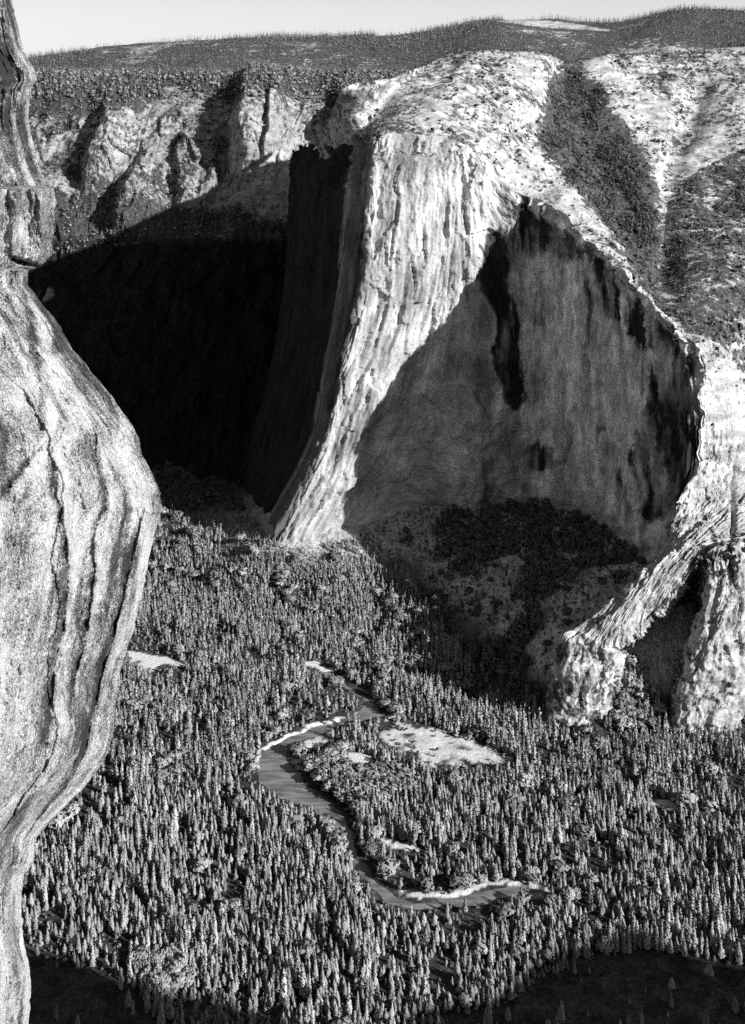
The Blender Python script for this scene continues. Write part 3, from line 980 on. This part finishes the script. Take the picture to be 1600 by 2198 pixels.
    stain = np.maximum(stain, .8 * sstep(-.15, .3, fbm(sf * 30, PY * .006, oct=4, seed=133) + .12) * (1 - sstep(350, 410, PY)))
    stain = np.maximum(stain, .75 * sstep(.05, .3, fbm(sf * 26, PY * .004, oct=5, seed=134)) * sstep(.7, .8, sf) * sstep(560, 620, PY))
    pale = np.maximum(pale, sstep(.962, .985, sf) * sstep(1130, 1180, PY))
    pale = np.maximum(pale, .5 * (1 - sstep(.5, .85, sf)) * sstep(1200, 1500, PY) + .35 * sstep(1500, 1800, PY))
    pale = pale + .45 * np.exp(-((sf - .72) / .12) ** 2) * np.exp(-((PY - 830) / 160) ** 2)
    U = sf * 90 + back * 40
    Vv = PY * .16
    o = grid_obj('near_cliff', G, M_near, dict(stain=stain, pale=pale), (U, np.broadcast_to(Vv, U.shape)))
    structure(o, 'lichen-speckled granite cliff face filling the left edge', 'cliff')


build_near()


def build_mountain():
    """unseen mountain added out of frame to the right, its crest shaped to shadow the foot of the picture"""
    edge = [(-700, 1990), (-100, 2030), (65, 2036), (180, 2050), (270, 2085), (340, 2112), (395, 2150), (430, 2128), (520, 2150), (620, 2180), (720, 2215), (840, 2220), (900, 2215), (960, 2160),
            (1080, 2140), (1170, 2070), (1260, 2025), (1380, 1995), (1500, 2030), (1620, 2060), (1800, 2080), (2300, 2080)]
    prof = []
    for (x, y) in edge:
        p = PZ(x, y, 18)
        # crest line runs along a plane facing the valley
        # choose the crest at a fixed distance along the plane  Y = 470 - .12 (X - 300)
        t = (p[1] - (470 + .12 * 300) + .12 * p[0]) / (-SUN[1] - .12 * SUN[0])
        r = p + t * SUN
        prof.append(r)
    prof = np.array(prof)
    cols = []
    for r in prof:
        n = np.array([.12, 1.0, 0])
        cols.append([r + n * 40 + np.array([0, 0, -r[2] - 30]), r + n * 14 + np.array([0, 0, -.5 * r[2]]), r.copy(),
                     r + np.array([0, -120, -60.0]), r + np.array([0, -400, -260.0]), r + np.array([0, -900, -r[2]])])
    print('mountain crest', prof[[0, 2, 12, -1]])
    G, us = loft(cols, 260, 120, byindex=True)
    # keep the part behind the crest below the sun line
    rise = np.clip(-SUN[2] / SUN[1], 0, 2)
    G[:, 48:, 2] = np.minimum(G[:, 48:, 2], G[:, 48:49, 2] + .3 * (G[:, 48:49, 1] - G[:, 48:, 1]))
    X, Y, Z = G[..., 0], G[..., 1], G[..., 2]
    G[..., 2] += 0
    o = grid_obj('mountain', G, M_slope, dict(veg=.5, dark=0.0))
    structure(o, 'unseen rocky mountainside right of the viewpoint, shaped to cast the foot shadow', 'hill')


build_mountain()


def build_sky_block():  # unseen mass added to block the southern sky and deepen shade
    xs, ys = np.linspace(-1500, 190, 120), np.linspace(-1400, -6, 120)
    X, Y = np.meshgrid(xs, ys, indexing='ij')
    d = np.minimum(np.minimum(190 - X, -6 - Y), 900.0)
    z = np.where(d < 12, d / 12 * 840, 840 + (d - 12) * .34)
    z = z + 14 * fbm(X * .01, Y * .01, oct=4, seed=121) * sstep(12, 60, d) - 4
    z = np.where((np.hypot(X, Y) < 60), np.minimum(z, 844), z)
    G = np.stack([X, Y, np.where(d <= 0, -30, z)], -1)
    o = grid_obj('sky_block_summit', G, M_slope, dict(veg=.35, dark=0.0))
    structure(o, 'unseen granite mass added behind the viewpoint to block sky light', 'hill')


build_sky_block()

# ------------------------------------------------------------------ trees
def conifer(levels, per, r, seed, base=.10, power=.8, droop=.25, gap=.0, twist=.9):
    """a crown one unit high made of many drooping boughs; returns vertices (n,4,3)"""
    R = np.random.default_rng(seed)
    Q = []
    for k in range(levels):
        z = base + (1 - base) * ((k + .3) / levels) ** .92
        rad = r * max((1 - (z - base) / (1 - base)), .0) ** power * (1 - .25 * max(0, .22 - z) / .22) + .006
        n = max(3, int(round(per * (.45 + .55 * rad / r))))
        a0 = R.uniform(0, 6.28)
        for i in range(n):
            if R.random() < gap:
                continue
            a = a0 + 6.283 * (i + R.uniform(-.35, .35)) / n
            L = rad * R.uniform(.65, 1.22)
            zz = z + R.uniform(-.6, .6) / levels
            w = L * R.uniform(.38, .62) + .012
            d = np.array([math.cos(a), math.sin(a), 0])
            s = np.array([-math.sin(a), math.cos(a), 0])
            up = np.array([0, 0, 1.0])
            tw = R.uniform(-twist, twist)
            side = s * math.cos(tw) + up * math.sin(tw)
            b = up * (zz + .35 * L)
            m = d * L * .6 + up * (zz + .12 * L)
            t = d * L + up * (zz - droop * L)
            Q.append([b, m - side * w, t, m + side * w])
    # leader
    for a in (0, 2.1, 4.2):
        d = np.array([math.cos(a), math.sin(a), 0]) * r * .16
        Q.append([np.array([0, 0, .9]) - d, np.array([0, 0, .93]) + np.array([-d[1], d[0], 0]), np.array([0, 0, 1.03]), np.array([0, 0, .93]) + np.array([d[1], -d[0], 0])])
    return np.array(Q)


def roundcrown(n, r, seed, base=.18, leaf=.16):
    """leaf clumps spread through an uneven rounded crown"""
    R = np.random.default_rng(seed)
    Q = []
    lob = [(R.uniform(-.5, .5) * r, R.uniform(-.5, .5) * r, R.uniform(.45, .8), R.uniform(.5, .75) * r) for _ in range(6)]
    for k in range(n):
        x, y, z, q = lob[k % 6]
        v = R.normal(size=3)
        v /= np.linalg.norm(v)
        c = np.array([x, y, z]) + v * q * np.array([1, 1, .75]) * R.uniform(.75, 1.05)
        c[2] = max(c[2], base)
        nrm = v + R.normal(size=3) * .5
        nrm /= np.linalg.norm(nrm)
        a = np.cross(nrm, R.normal(size=3))
        a /= np.linalg.norm(a)
        b = np.cross(nrm, a)
        s = leaf * r * R.uniform(.7, 1.5)
        Q.append([c - a * s, c - b * s * .8, c + a * s, c + b * s * .8])
    return np.array(Q)


def trunkmesh(r0, top, lean=0.0, n=6, rings=5):
    V, Fq = [], []
    for k in range(rings):
        t = k / (rings - 1)
        rr = r0 * (1 - .85 * t) * (1.35 if k == 0 else 1)
        for i in range(n):
            a = 6.283 * i / n
            V.append((rr * math.cos(a) + lean * t * t, rr * math.sin(a), top * t - (.03 if k == 0 else 0)))
    for k in range(rings - 1):
        for i in range(n):
            Fq.append((k * n + i, k * n + (i + 1) % n, (k + 1) * n + (i + 1) % n, (k + 1) * n + i))
    return np.array(V), np.array(Fq)


NEARP = [conifer(19, 9, .13, 100 + i, base=.06 + .03 * (i % 3), power=[.6, .95, .75, .85][i % 4], gap=[.04, .1, .16][i % 3]) for i in range(8)]
def crooked(q, seed):
    R = np.random.default_rng(seed)
    q = q.copy()
    f1, f2 = R.uniform(-.06, .06), R.uniform(-.06, .06)
    z = q[..., 2]
    k = 1 + .35 * np.sin(z * R.uniform(6, 14) + R.uniform(0, 6)) * R.uniform(.4, 1)
    q[..., 0] = q[..., 0] * k + f1 * np.sin(z * 3.1)
    q[..., 1] = q[..., 1] * k + f2 * np.sin(z * 3.1)
    return q


NEARP += [crooked(conifer(18, 9, .15, 300 + i, base=.05 + .07 * (i % 3), power=[.45, .7, .55][i % 3], gap=[.22, .12, .3][i % 3]), 310 + i) for i in range(6)]
NEARP += [conifer(17, 10, .17, 120 + i, base=.1, power=.62, gap=.08) for i in range(4)]
NEARB = len(NEARP) - 4
MIDP = [conifer(11, 7, .15, 140 + i, base=.06, power=[.65, .95, .8][i % 3], gap=.06) for i in range(6)]
MIDP += [crooked(conifer(11, 7, .16, 340 + i, base=.08, power=.55, gap=.2), 350 + i) for i in range(6)]
FARP = [conifer(6, 5, .17, 160 + i, base=.05, power=.75) for i in range(6)]
TINYP = [conifer(4, 4, .19, 180 + i, base=.03, power=.8, twist=1.2) for i in range(6)]
SHRUB = [roundcrown(40, .5, 200 + i, base=.05, leaf=.36) for i in range(6)]
OAKP = [roundcrown(520, .42, 220 + i, base=.14, leaf=.17) for i in range(5)]
OAKM = [roundcrown(190, .42, 240 + i, base=.14, leaf=.24) for i in range(5)]
ROUND = SHRUB + OAKP + OAKM


def mass(name, specs, mat, label, cat):
    """specs: list of (protos, positions, heights, widths, tints) merged into one foliage object"""
    VV, TT, NN = [], [], []
    for protos, pos, h, w, tint in specs:
        n = len(pos)
        if n == 0:
            continue
        which = rng.integers(0, len(protos), n)
        rot = rng.uniform(0, 6.283, n)
        for k, pr in enumerate(protos):
            i = np.where(which == k)[0]
            if not len(i):
                continue
            q = pr.reshape(-1, 3)
            c, s_ = np.cos(rot[i])[:, None], np.sin(rot[i])[:, None]
            ww, hh = (h[i] * w[i])[:, None], h[i][:, None]
            x = (q[None, :, 0] * c - q[None, :, 1] * s_) * ww + pos[i, 0:1]
            y = (q[None, :, 0] * s_ + q[None, :, 1] * c) * ww + pos[i, 1:2]
            z = q[None, :, 2] * hh + pos[i, 2:3]
            VV.append(np.stack([x, y, z], -1).reshape(-1, 3))
            TT.append(np.repeat(tint[i], len(q)))
            nq = crown_normals(pr, any(pr is x_ for x_ in ROUND))
            NN.append(np.stack([nq[None, :, 0] * c - nq[None, :, 1] * s_, nq[None, :, 0] * s_ + nq[None, :, 1] * c,
                                np.broadcast_to(nq[None, :, 2], (len(i), len(q)))], -1).reshape(-1, 3))
    V = np.concatenate(VV)
    me = quick_mesh(name, V, np.arange(len(V)).reshape(-1, 4))
    add_attr(me, 'tint', np.concatenate(TT))
    add_vec(me, 'nrm', np.concatenate(NN))
    o = link(name, me, mat)
    o['kind'] = 'stuff'
    o['label'] = label
    o['category'] = cat
    print(name, len(V) // 4, 'faces')
    return o


EDGE_NEAR = [(1000, 318), (1095, 346), (1220, 315), (1360, 285), (1480, 250), (1560, 246), (1680, 190), (1800, 76), (1950, 44), (2198, 60)]
BASE = [(-400, 985), (330, 985), (520, 1085), (573, 1152), (600, 1174), (690, 1177), (740, 1158), (800, 1140), (850, 1112), (950, 1082), (1000, 1094), (1140, 1084),
        (1200, 1094), (1260, 1114), (1320, 1145), (1360, 1172), (1402, 1234), (1300, 1305), (1200, 1392), (1176, 1450), (1174, 1562), (1240, 1584), (1318, 1548), (1334, 1405), (1352, 1400), (1400, 1470), (1440, 1566), (1560, 1566),
        (1700, 1560), (2300, 1560), (2300, 2600), (-400, 2600)]
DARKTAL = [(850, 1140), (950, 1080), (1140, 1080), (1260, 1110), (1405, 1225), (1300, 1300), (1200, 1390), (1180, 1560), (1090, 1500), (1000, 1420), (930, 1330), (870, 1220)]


FOOT = [[(40, 2070), (180, 2085), (270, 2118), (330, 2150), (345, 2300), (40, 2300)],
        [(930, 2260), (990, 2180), (1090, 2160), (1180, 2100), (1270, 2060), (1400, 2040), (1700, 2100), (1700, 2420), (900, 2420)]]     # shadow zones at the foot, trees thinned so the shade reads darker


def build_forest():
    sp = 6.1
    xs, ys = np.arange(-1250, 1250, sp), np.arange(930, 2800, sp)
    A, B = np.meshgrid(xs, ys, indexing='ij')
    xy = np.stack([A, B], -1).reshape(-1, 2) + rng.uniform(-.48, .48, (A.size, 2)) * sp
    z = floor_z(xy)
    p3 = np.concatenate([xy, z[:, None]], 1)
    px = proj(p3)
    ok = (px[:, 0] > -130) & (px[:, 0] < 1730) & (px[:, 1] < 2420)
    ok &= inpoly(px, BASE)
    ed = np.interp(px[:, 1], [e[0] for e in EDGE_NEAR], [e[1] for e in EDGE_NEAR])
    ok &= px[:, 0] > ed - 170
    xy, z, p3, px = xy[ok], z[ok], p3[ok], px[ok]
    rd = np.where(inpoly(xy, RIVER_W), -1, 1) * segdist(xy, RIVER_W, True)
    ok = rd > 3.5
    mead = inpoly(xy, MEADOW_W)
    ok &= ~mead | (rng.random(len(xy)) < .24)
    for s_ in SANDS_W:
        ok &= ~inpoly(xy, s_)
    gap = fbm(xy[:, 0] * .012, xy[:, 1] * .012, oct=3, seed=301)
    g2 = fbm(xy[:, 0] * .04, xy[:, 1] * .04, oct=2, seed=305)
    dens = np.where(gap > .31, .18, .96) * np.where(g2 > .40, .22, 1.0)
    tal = sstep(38, 62, z)
    clump = fbm(xy[:, 0] * .014, xy[:, 1] * .014, oct=3, seed=302)
    wpx = px + np.stack([vnoise(xy[:, 0] * .03, xy[:, 1] * .03, seed=306), vnoise(xy[:, 0] * .03, xy[:, 1] * .03, seed=307)], -1) * 30
    tw = np.zeros(len(xy), bool)
    for pg_ in ([(930, 1120), (1000, 1085), (1130, 1065), (1260, 1100), (1290, 1125), (1200, 1150), (1100, 1200), (1010, 1240), (940, 1190)],
                [(1220, 1165), (1310, 1150), (1410, 1195), (1330, 1235), (1240, 1215)], [(1050, 1390), (1130, 1285), (1150, 1350), (1130, 1460), (1190, 1560), (1080, 1520), (1000, 1430)]):
        tw |= inpoly(wpx, pg_)
    tald = np.where(px[:, 0] < 800, np.where(clump > .02, .85, .55), np.where(tw, .55, np.where(clump > .2, .45, .06)))
    tald = np.where((px[:, 0] > 1312) & (px[:, 1] > 1380), .9, tald)
    dk_ = inpoly(px, DARKTAL)
    dens = np.where(dk_, tald, dens * (1 - tal) + tal * tald)
    ok &= rng.random(len(xy)) < dens
    xy, z, p3, px, gap, rd, tal = xy[ok], z[ok], p3[ok], px[ok], gap[ok], rd[ok], tal[ok]
    n = len(xy)
    size = fbm(xy[:, 0] * .016, xy[:, 1] * .016, oct=3, seed=303)
    h = rng.normal(17.0, 5.0, n) + 15 * size
    tallz = rng.random(n) < .06
    h = np.where(tallz, h + rng.uniform(5, 12, n), h)
    small = rng.random(n) < .3
    h = np.where(small, h * rng.uniform(.45, .75, n), h)
    h = h * (.66 + .34 * sstep(1150, 1450, px[:, 1]))
    h = np.clip(h, 6, 40)
    wd = rng.uniform(.85, 1.25, n) * np.clip(21 / h, .82, 1.6)
    tint = np.clip(rng.normal(.5, .28, n) + .2 * size, 0, 1)
    # rounder broadleaf trees along the inner bank, by the lower left clearing and thinly elsewhere
    bank = [(620, 1640), (700, 1600), (840, 1640), (900, 1700), (760, 1760), (700, 1710)]
    clr = [(270, 2070), (360, 2050), (420, 2110), (370, 2160), (310, 2130)]
    oak = (inpoly(px, bank) & (rng.random(n) < .55)) | (inpoly(px, clr) & (rng.random(n) < .9)) | (rng.random(n) < .02)
    oak |= (px[:, 0] > 1312) & (px[:, 1] > 1380) & (px[:, 1] < 1570) & (rng.random(n) < .6)
    oak |= (rd < 14) & (rng.random(n) < .2)
    oak &= (tal < .3) | (px[:, 0] > 1312)
    dkz = inpoly(px + 12 * np.stack([vnoise(xy[:, 0] * .05, xy[:, 1] * .05, seed=308), vnoise(xy[:, 0] * .05, xy[:, 1] * .05, seed=309)], -1), FOOT[0]) | inpoly(px, FOOT[1])
    h = np.where(oak, rng.uniform(11, 19, n), h)
    p3[:, 2] -= .3
    # the banks stay open: only low growth stands close along the south side of water, meadow and sand
    kp = ~dkz | (rng.random(n) < .06)  # few trees kept in the foot shadow zones, deepening that shade
    for f_ in (.35, .65, .92):
        tp = proj(p3 + np.stack([np.zeros(n), np.zeros(n), h * f_], -1))
        over = inpoly(tp, RIVER)
        kp &= ~over | (rng.random(n) < np.where((px[:, 1] < 1540) | ((px[:, 1] > 1925) & (px[:, 0] > 850)), .9, .42 if f_ > .6 else .22))
        over = inpoly(tp, MEADOW)
        kp &= ~over | (rng.random(n) < .3)
        for s_ in SANDS:
            kp &= ~inpoly(tp, s_) | (rng.random(n) < .2)
    return tuple(a_[kp] for a_ in (p3, px, h, wd, tint, oak, tal, rd))


FP = build_forest()


def undergrowth():
    sp = 10.0
    A, B = np.meshgrid(np.arange(-800, 900, sp), np.arange(1000, 2250, sp), indexing='ij')
    xy = np.stack([A, B], -1).reshape(-1, 2) + rng.uniform(-.5, .5, (A.size, 2)) * sp
    p3 = np.concatenate([xy, floor_z(xy)[:, None] - .2], 1)
    px = proj(p3)
    ok = (px[:, 0] > -60) & (px[:, 0] < 1660) & inpoly(px, BASE) & (np.where(inpoly(xy, RIVER_W), -1, 1) * segdist(xy, RIVER_W, True) > 2)
    ok &= ~inpoly(xy, MEADOW_W) | (rng.random(len(xy)) < .25)
    for s_ in SANDS_W:
        ok &= ~inpoly(xy, s_)
    ok &= ~inpoly(px, FOOT[0]) & ~inpoly(px, FOOT[1])
    return p3[ok]


def place_forest():
    p3, px, h, wd, tint, oak, tal, rd = FP
    n = len(h)
    dark = inpoly(px, DARKTAL) | ((px[:, 0] < 600) & (px[:, 1] < 1100))  # zones in shade, whose trees get the darker leaf material
    # individuals: the largest in view
    top = proj(p3 + np.stack([np.zeros(n), np.zeros(n), h], -1))
    hp = px[:, 1] - top[:, 1]
    ed = np.interp(px[:, 1] - 20, [e[0] for e in EDGE_NEAR], [e[1] for e in EDGE_NEAR])
    infr = ~inpoly(px, FOOT[0]) & ~inpoly(px, FOOT[1]) & (top[:, 1] < 2185) & (px[:, 0] > ed + 6) & (px[:, 0] < 1590)
    sc_ = np.where(infr & ~oak, hp, 0)
    pick = np.argsort(-sc_)[:300]
    opick = np.argsort(-np.where(infr & oak, hp, 0))[:60]
    single = np.zeros(n, bool)
    single[pick] = True
    single[opick] = True
    rest = ~single
    m_near = rest & (px[:, 1] > 1700) & ~oak & ~dark
    m_mid = rest & (px[:, 1] <= 1700) & ~oak & ~dark
    m_oak = rest & oak & ~dark
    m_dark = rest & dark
    dsel = rng.random(n) < .72

    ug = undergrowth()

    def spec(pr, m, k=1.0):
        return (pr, p3[m], h[m], wd[m] * k, tint[m])
    mass('conifer_forest', [spec(NEARP, m_near), spec(MIDP, m_mid), spec(OAKM, m_oak),
                             (SHRUB, ug, rng.uniform(1.5, 5.0, len(ug)), np.full(len(ug), 1.2), rng.uniform(0, .5, len(ug)))], M_leaf, 'dense sunlit conifer forest covering the valley floor', 'forest')
    mass('shaded_woods', [spec(MIDP, m_dark & dsel, 1.25), spec(OAKM, m_dark & ~dsel, .9)], M_shade_leaf, 'dark woods on the shaded slope under the big wall', 'woods')
    # ---- single trees
    crowns, trunks = [], []
    for i, q in enumerate(NEARP):
        me = quick_mesh('crown', q.reshape(-1, 3), np.arange(len(q) * 4).reshape(-1, 4))
        add_vec(me, 'nrm', crown_normals(q, False))
        me.materials.append(M_leaf)
        m2 = me.copy()
        add_attr(me, 'tint', np.full(len(q) * 4, .28))
        add_attr(m2, 'tint', np.full(len(q) * 4, .82))
        V, Fq = trunkmesh(.013, .93)
        tm = quick_mesh('trunk', V, Fq, True)
        tm.materials.append(M_bark)
        crowns.append((me, m2))
        trunks.append(tm)
    ocr, otr = [], []
    for i, q in enumerate(OAKP):
        me = quick_mesh('crown', q.reshape(-1, 3), np.arange(len(q) * 4).reshape(-1, 4))
        add_attr(me, 'tint', np.full(len(q) * 4, .6))
        add_vec(me, 'nrm', crown_normals(q, True))
        me.materials.append(M_leaf)
        V, Fq = trunkmesh(.03, .6, .05)
        tm = quick_mesh('trunk', V, Fq, True)
        tm.materials.append(M_bark)
        ocr.append(me)
        otr.append(tm)

    def make(name, crown, trunk, loc, hh, ww, label, cat, group):
        e = bpy.data.objects.new(name, None)
        COL.objects.link(e)
        e.empty_display_size = .3
        e.location = loc
        e.rotation_euler = (0, 0, random.uniform(0, 6.283))
        e.scale = (hh * ww, hh * ww, hh)
        e['label'], e['category'], e['group'] = label, cat, group
        for nm, me in (('trunk', trunk), ('crown', crown)):
            c = bpy.data.objects.new(nm, me)
            COL.objects.link(c)
            c.parent = e
        return e

    def where(x, y):
        if y > 2050:
            v = 'at the bottom edge'
        elif y > 1960:
            v = 'by the bottom shadow'
        elif y > 1860:
            v = 'level with the lower river reach'
        elif y > 1740:
            v = 'level with the river narrows'
        else:
            v = 'level with the river bend'
        e_ = float(np.interp(y, [a[0] for a in EDGE_NEAR], [a[1] for a in EDGE_NEAR]))
        for lim, wn in [(e_ + 60, 'touching the near cliff'), (e_ + 130, 'close to the near cliff'), (300, 'left of the bright clearing bush'), (420, 'beside the bright clearing bush'), (530, 'left of the river bend'),
                        (640, 'under the river bend'), (720, 'left of the narrow water'), (800, 'at mid width'), (880, 'left of the pale sandbank'), (960, 'under the pale sandbank'), (1060, 'under the white bank'),
                        (1160, 'at the white bank end'), (1260, 'just right of the white bank'), (1370, 'well right of the river'), (1480, 'towards the right edge'), (1700, 'on the right edge')]:
            if x < lim:
                return v + ' ' + wn
        return v
    for i in pick:
        pi = int(rng.integers(0, len(NEARP)))
        w_ = 'broad' if pi >= NEARB or wd[i] > 1.08 else 'slender'
        t_ = 'towering' if h[i] > 31 else ('tall' if h[i] > 25 else 'middling')
        c_ = int(tint[i] > .5)
        make('pine_tree', crowns[pi][c_], trunks[pi], p3[i], float(h[i]), float(wd[i]), '%s %s %s conifer %s' % (t_, w_, ('dark', 'pale')[c_], where(px[i, 0], px[i, 1])), 'conifer', 'conifers of the near forest')
    for i in opick:
        pi = int(rng.integers(0, len(OAKP)))
        t_ = 'tall' if h[i] > 15 else 'low'
        make('broadleaf_tree', ocr[pi], otr[pi], p3[i], float(h[i]), 1.0, '%s round-crowned broadleaf tree %s' % (t_, where(px[i, 0], px[i, 1])), 'broadleaf tree', 'round broadleaf trees among the conifers')
    # a bare dead trunk standing among the living trees
    d = bpy.data.objects.new('dead_tree', None)
    COL.objects.link(d)
    d.location = PZ(319, 2026)
    d['label'], d['category'] = 'thin bare dead trunk standing pale in a dark gap', 'dead tree'
    V, Fq = trunkmesh(.55, 31.0, .6, 7, 8)
    sn = NT('weathered_wood')
    sn.colour(sn.mix(sn.noise(sn.pos(), 2.0, 4), .35, .5))
    link('trunk', quick_mesh('trunk', V, Fq, True), sn.m, d)
    for k in range(7):
        V, Fq = trunkmesh(.12, random.uniform(1.5, 3.2), .2, 5, 3)
        b = link('branch', quick_mesh('branch', V, Fq, True), sn.m, d)
        b.location = (.4 * (k / 7), 0, 14 + 2.2 * k)
        b.rotation_euler = (0, random.uniform(1.0, 1.4), random.uniform(0, 6.28))


place_forest()


def scatter(G, wt, count, seed):
    """random points on a grid, weight per vertex times its cell's area"""
    R = np.random.default_rng(seed)
    a = np.linalg.norm(np.cross(np.gradient(G, axis=0), np.gradient(G, axis=1)), axis=2)
    w = (a * np.clip(wt, 0, None)).ravel()
    c = np.cumsum(w)
    i = np.searchsorted(c, R.random(count) * c[-1])
    n, m = G.shape[:2]
    ii, jj = np.unravel_index(np.clip(i, 0, n * m - 1), (n, m))
    i2, j2 = np.clip(ii + 1, 0, n - 1), np.clip(jj + 1, 0, m - 1)
    u, v = R.random((count, 1)), R.random((count, 1))
    return G[ii, jj] + u * (G[i2, jj] - G[ii, jj]) + v * (G[ii, j2] - G[ii, jj])


def place_uplands():
    px = proj(PLATEAU)
    inf = (px[..., 0] > 650) & (px[..., 0] < 1750)
    pts = scatter(PLATEAU, np.where(inf, (.03 + np.clip(PLAT_VEG - .2, 0, 1) ** 1.4) * (.15 + sstep(-.1, .25, fbm(PLATEAU[..., 0] * .035, PLATEAU[..., 1] * .02, oct=3, seed=66))), 0) * (1 - .75 * sstep(820, 900, px[..., 1])), 15000, 401)
    n = len(pts)
    h = rng.uniform(3, 8, n) + (rng.random(n) < .2) * rng.uniform(2, 7, n)
    pts[:, 2] -= .6
    tall = rng.random(n) < .7
    o = np.ones(n)
    mass('plateau_woods', [(FARP, pts[tall], h[tall] * 1.15, o[tall] * 1.6, rng.random(tall.sum())), (SHRUB, pts[~tall], h[~tall] * .75, o[~tall], rng.random((~tall).sum()))],
         M_plat, 'scattered small dark trees and brush on the pale plateau', 'brush')
    px = proj(GULLY)
    inf = ((px[..., 1] < 1235) & (px[..., 0] > 1440)).astype(float) + .25 * (px[..., 0] < 1460) + .1
    pg = scatter(GULLY, inf, 420, 404)
    n = len(pg)
    mass('gully_brush', [(SHRUB, pg, rng.uniform(5, 11, n), np.ones(n), rng.random(n))], M_far, 'bushes along the top and floor of the dark gully', 'brush')
    px = proj(HILL)
    inf = (px[..., 0] > -20) & (px[..., 0] < 980) & (px[..., 1] < 515 - .12 * (px[..., 0] - 400))
    pts = scatter(HILL, np.where(inf, .08 + np.clip(HILL_VEG - .1, 0, 1) ** 1.6, 0), 11000, 402)
    n = len(pts)
    h = rng.uniform(6, 17, n)
    py = proj(pts)[:, 1]
    h = np.where(py < 220, h + 8, h)
    tall = rng.random(n) < .75
    o = np.ones(n)
    pts[:, 2] -= .6
    mass('hillside_woods', [(FARP, pts[tall], h[tall], o[tall] * 1.15, rng.random(tall.sum())), (SHRUB, pts[~tall], h[~tall] * .7, o[~tall], rng.random((~tall).sum()))],
         M_far, 'brush and small trees thinning out down the ribbed valley side', 'brush')
    px = proj(FAR)
    inf = (px[..., 0] > 0) & (px[..., 0] < 1700) & (FAR[..., 1] < 4900)
    pts = scatter(FAR, np.where(inf, np.clip(FAR_VEG - .2, 0.03, 1) ** 1.8, 0), 13000, 403)
    n = len(pts)
    h = rng.uniform(9, 24, n) + (rng.random(n) < .08) * 8
    pts[:, 2] -= .6
    mass('ridge_forest', [(TINYP, pts, h, np.full(n, 1.0), rng.random(n))], M_far, 'dark conifer forest along the far skyline', 'forest')


place_uplands()


# ------------------------------------------------------------------ camera, light, sky
sc = bpy.context.scene
cam = bpy.data.cameras.new('camera')
cam.sensor_fit = 'HORIZONTAL'
cam.sensor_width = 36.0
cam.lens = 36.0 * F / 1600.0
cam.shift_x = 0.0
cam.shift_y = -(1099.0 - CY) / 1600.0
cam.clip_start, cam.clip_end = 1.0, 30000.0
co = bpy.data.objects.new('camera', cam)
co.location = (0, 0, H)
co.rotation_euler = (math.radians(90), 0, 0)
COL.objects.link(co)
sc.camera = co

sun = bpy.data.lights.new('sun', 'SUN')
sun.energy = 5.0
sun.angle = math.radians(.5)
so = bpy.data.objects.new('sun', sun)
so.rotation_euler = Vector(SUN).to_track_quat('Z', 'Y').to_euler()
so.location = (1500, -1500, 2500)
COL.objects.link(so)

wd = bpy.data.worlds.new('World')
sc.world = wd
wd.use_nodes = True
nt = wd.node_tree
bg = nt.nodes['Background']
sky = nt.nodes.new('ShaderNodeTexSky')
sky.sky_type = 'NISHITA'
sky.sun_disc = False
sky.sun_elevation = SUN_EL
sky.sun_rotation = math.radians(90) + SUN_AZ
bw = nt.nodes.new('ShaderNodeRGBToBW')
nt.links.new(sky.outputs[0], bw.inputs[0])
tc = nt.nodes.new('ShaderNodeTexCoord')
sx = nt.nodes.new('ShaderNodeSeparateXYZ')
nt.links.new(tc.outputs['Generated'], sx.inputs[0])
mr = nt.nodes.new('ShaderNodeMapRange')          # bright haze low over the skyline
mr.interpolation_type = 'SMOOTHSTEP'
for i_, v_ in ((1, .08), (2, .19), (3, 5.6), (4, 0.0)):
    mr.inputs[i_].default_value = v_
nt.links.new(sx.outputs['Z'], mr.inputs[0])
ad = nt.nodes.new('ShaderNodeMath')
ad.operation = 'ADD'
nt.links.new(bw.outputs[0], ad.inputs[0])
nt.links.new(mr.outputs[0], ad.inputs[1])
nt.links.new(ad.outputs[0], bg.inputs['Color'])
bg.inputs['Strength'].default_value = .05

vs = sc.view_settings
vs.view_transform = 'Standard'
vs.look = 'None'
vs.exposure = .6
vs.gamma = 1.0
sc.cycles.max_bounces = 6
sc.cycles.diffuse_bounces = 3
sc.cycles.use_denoising = False
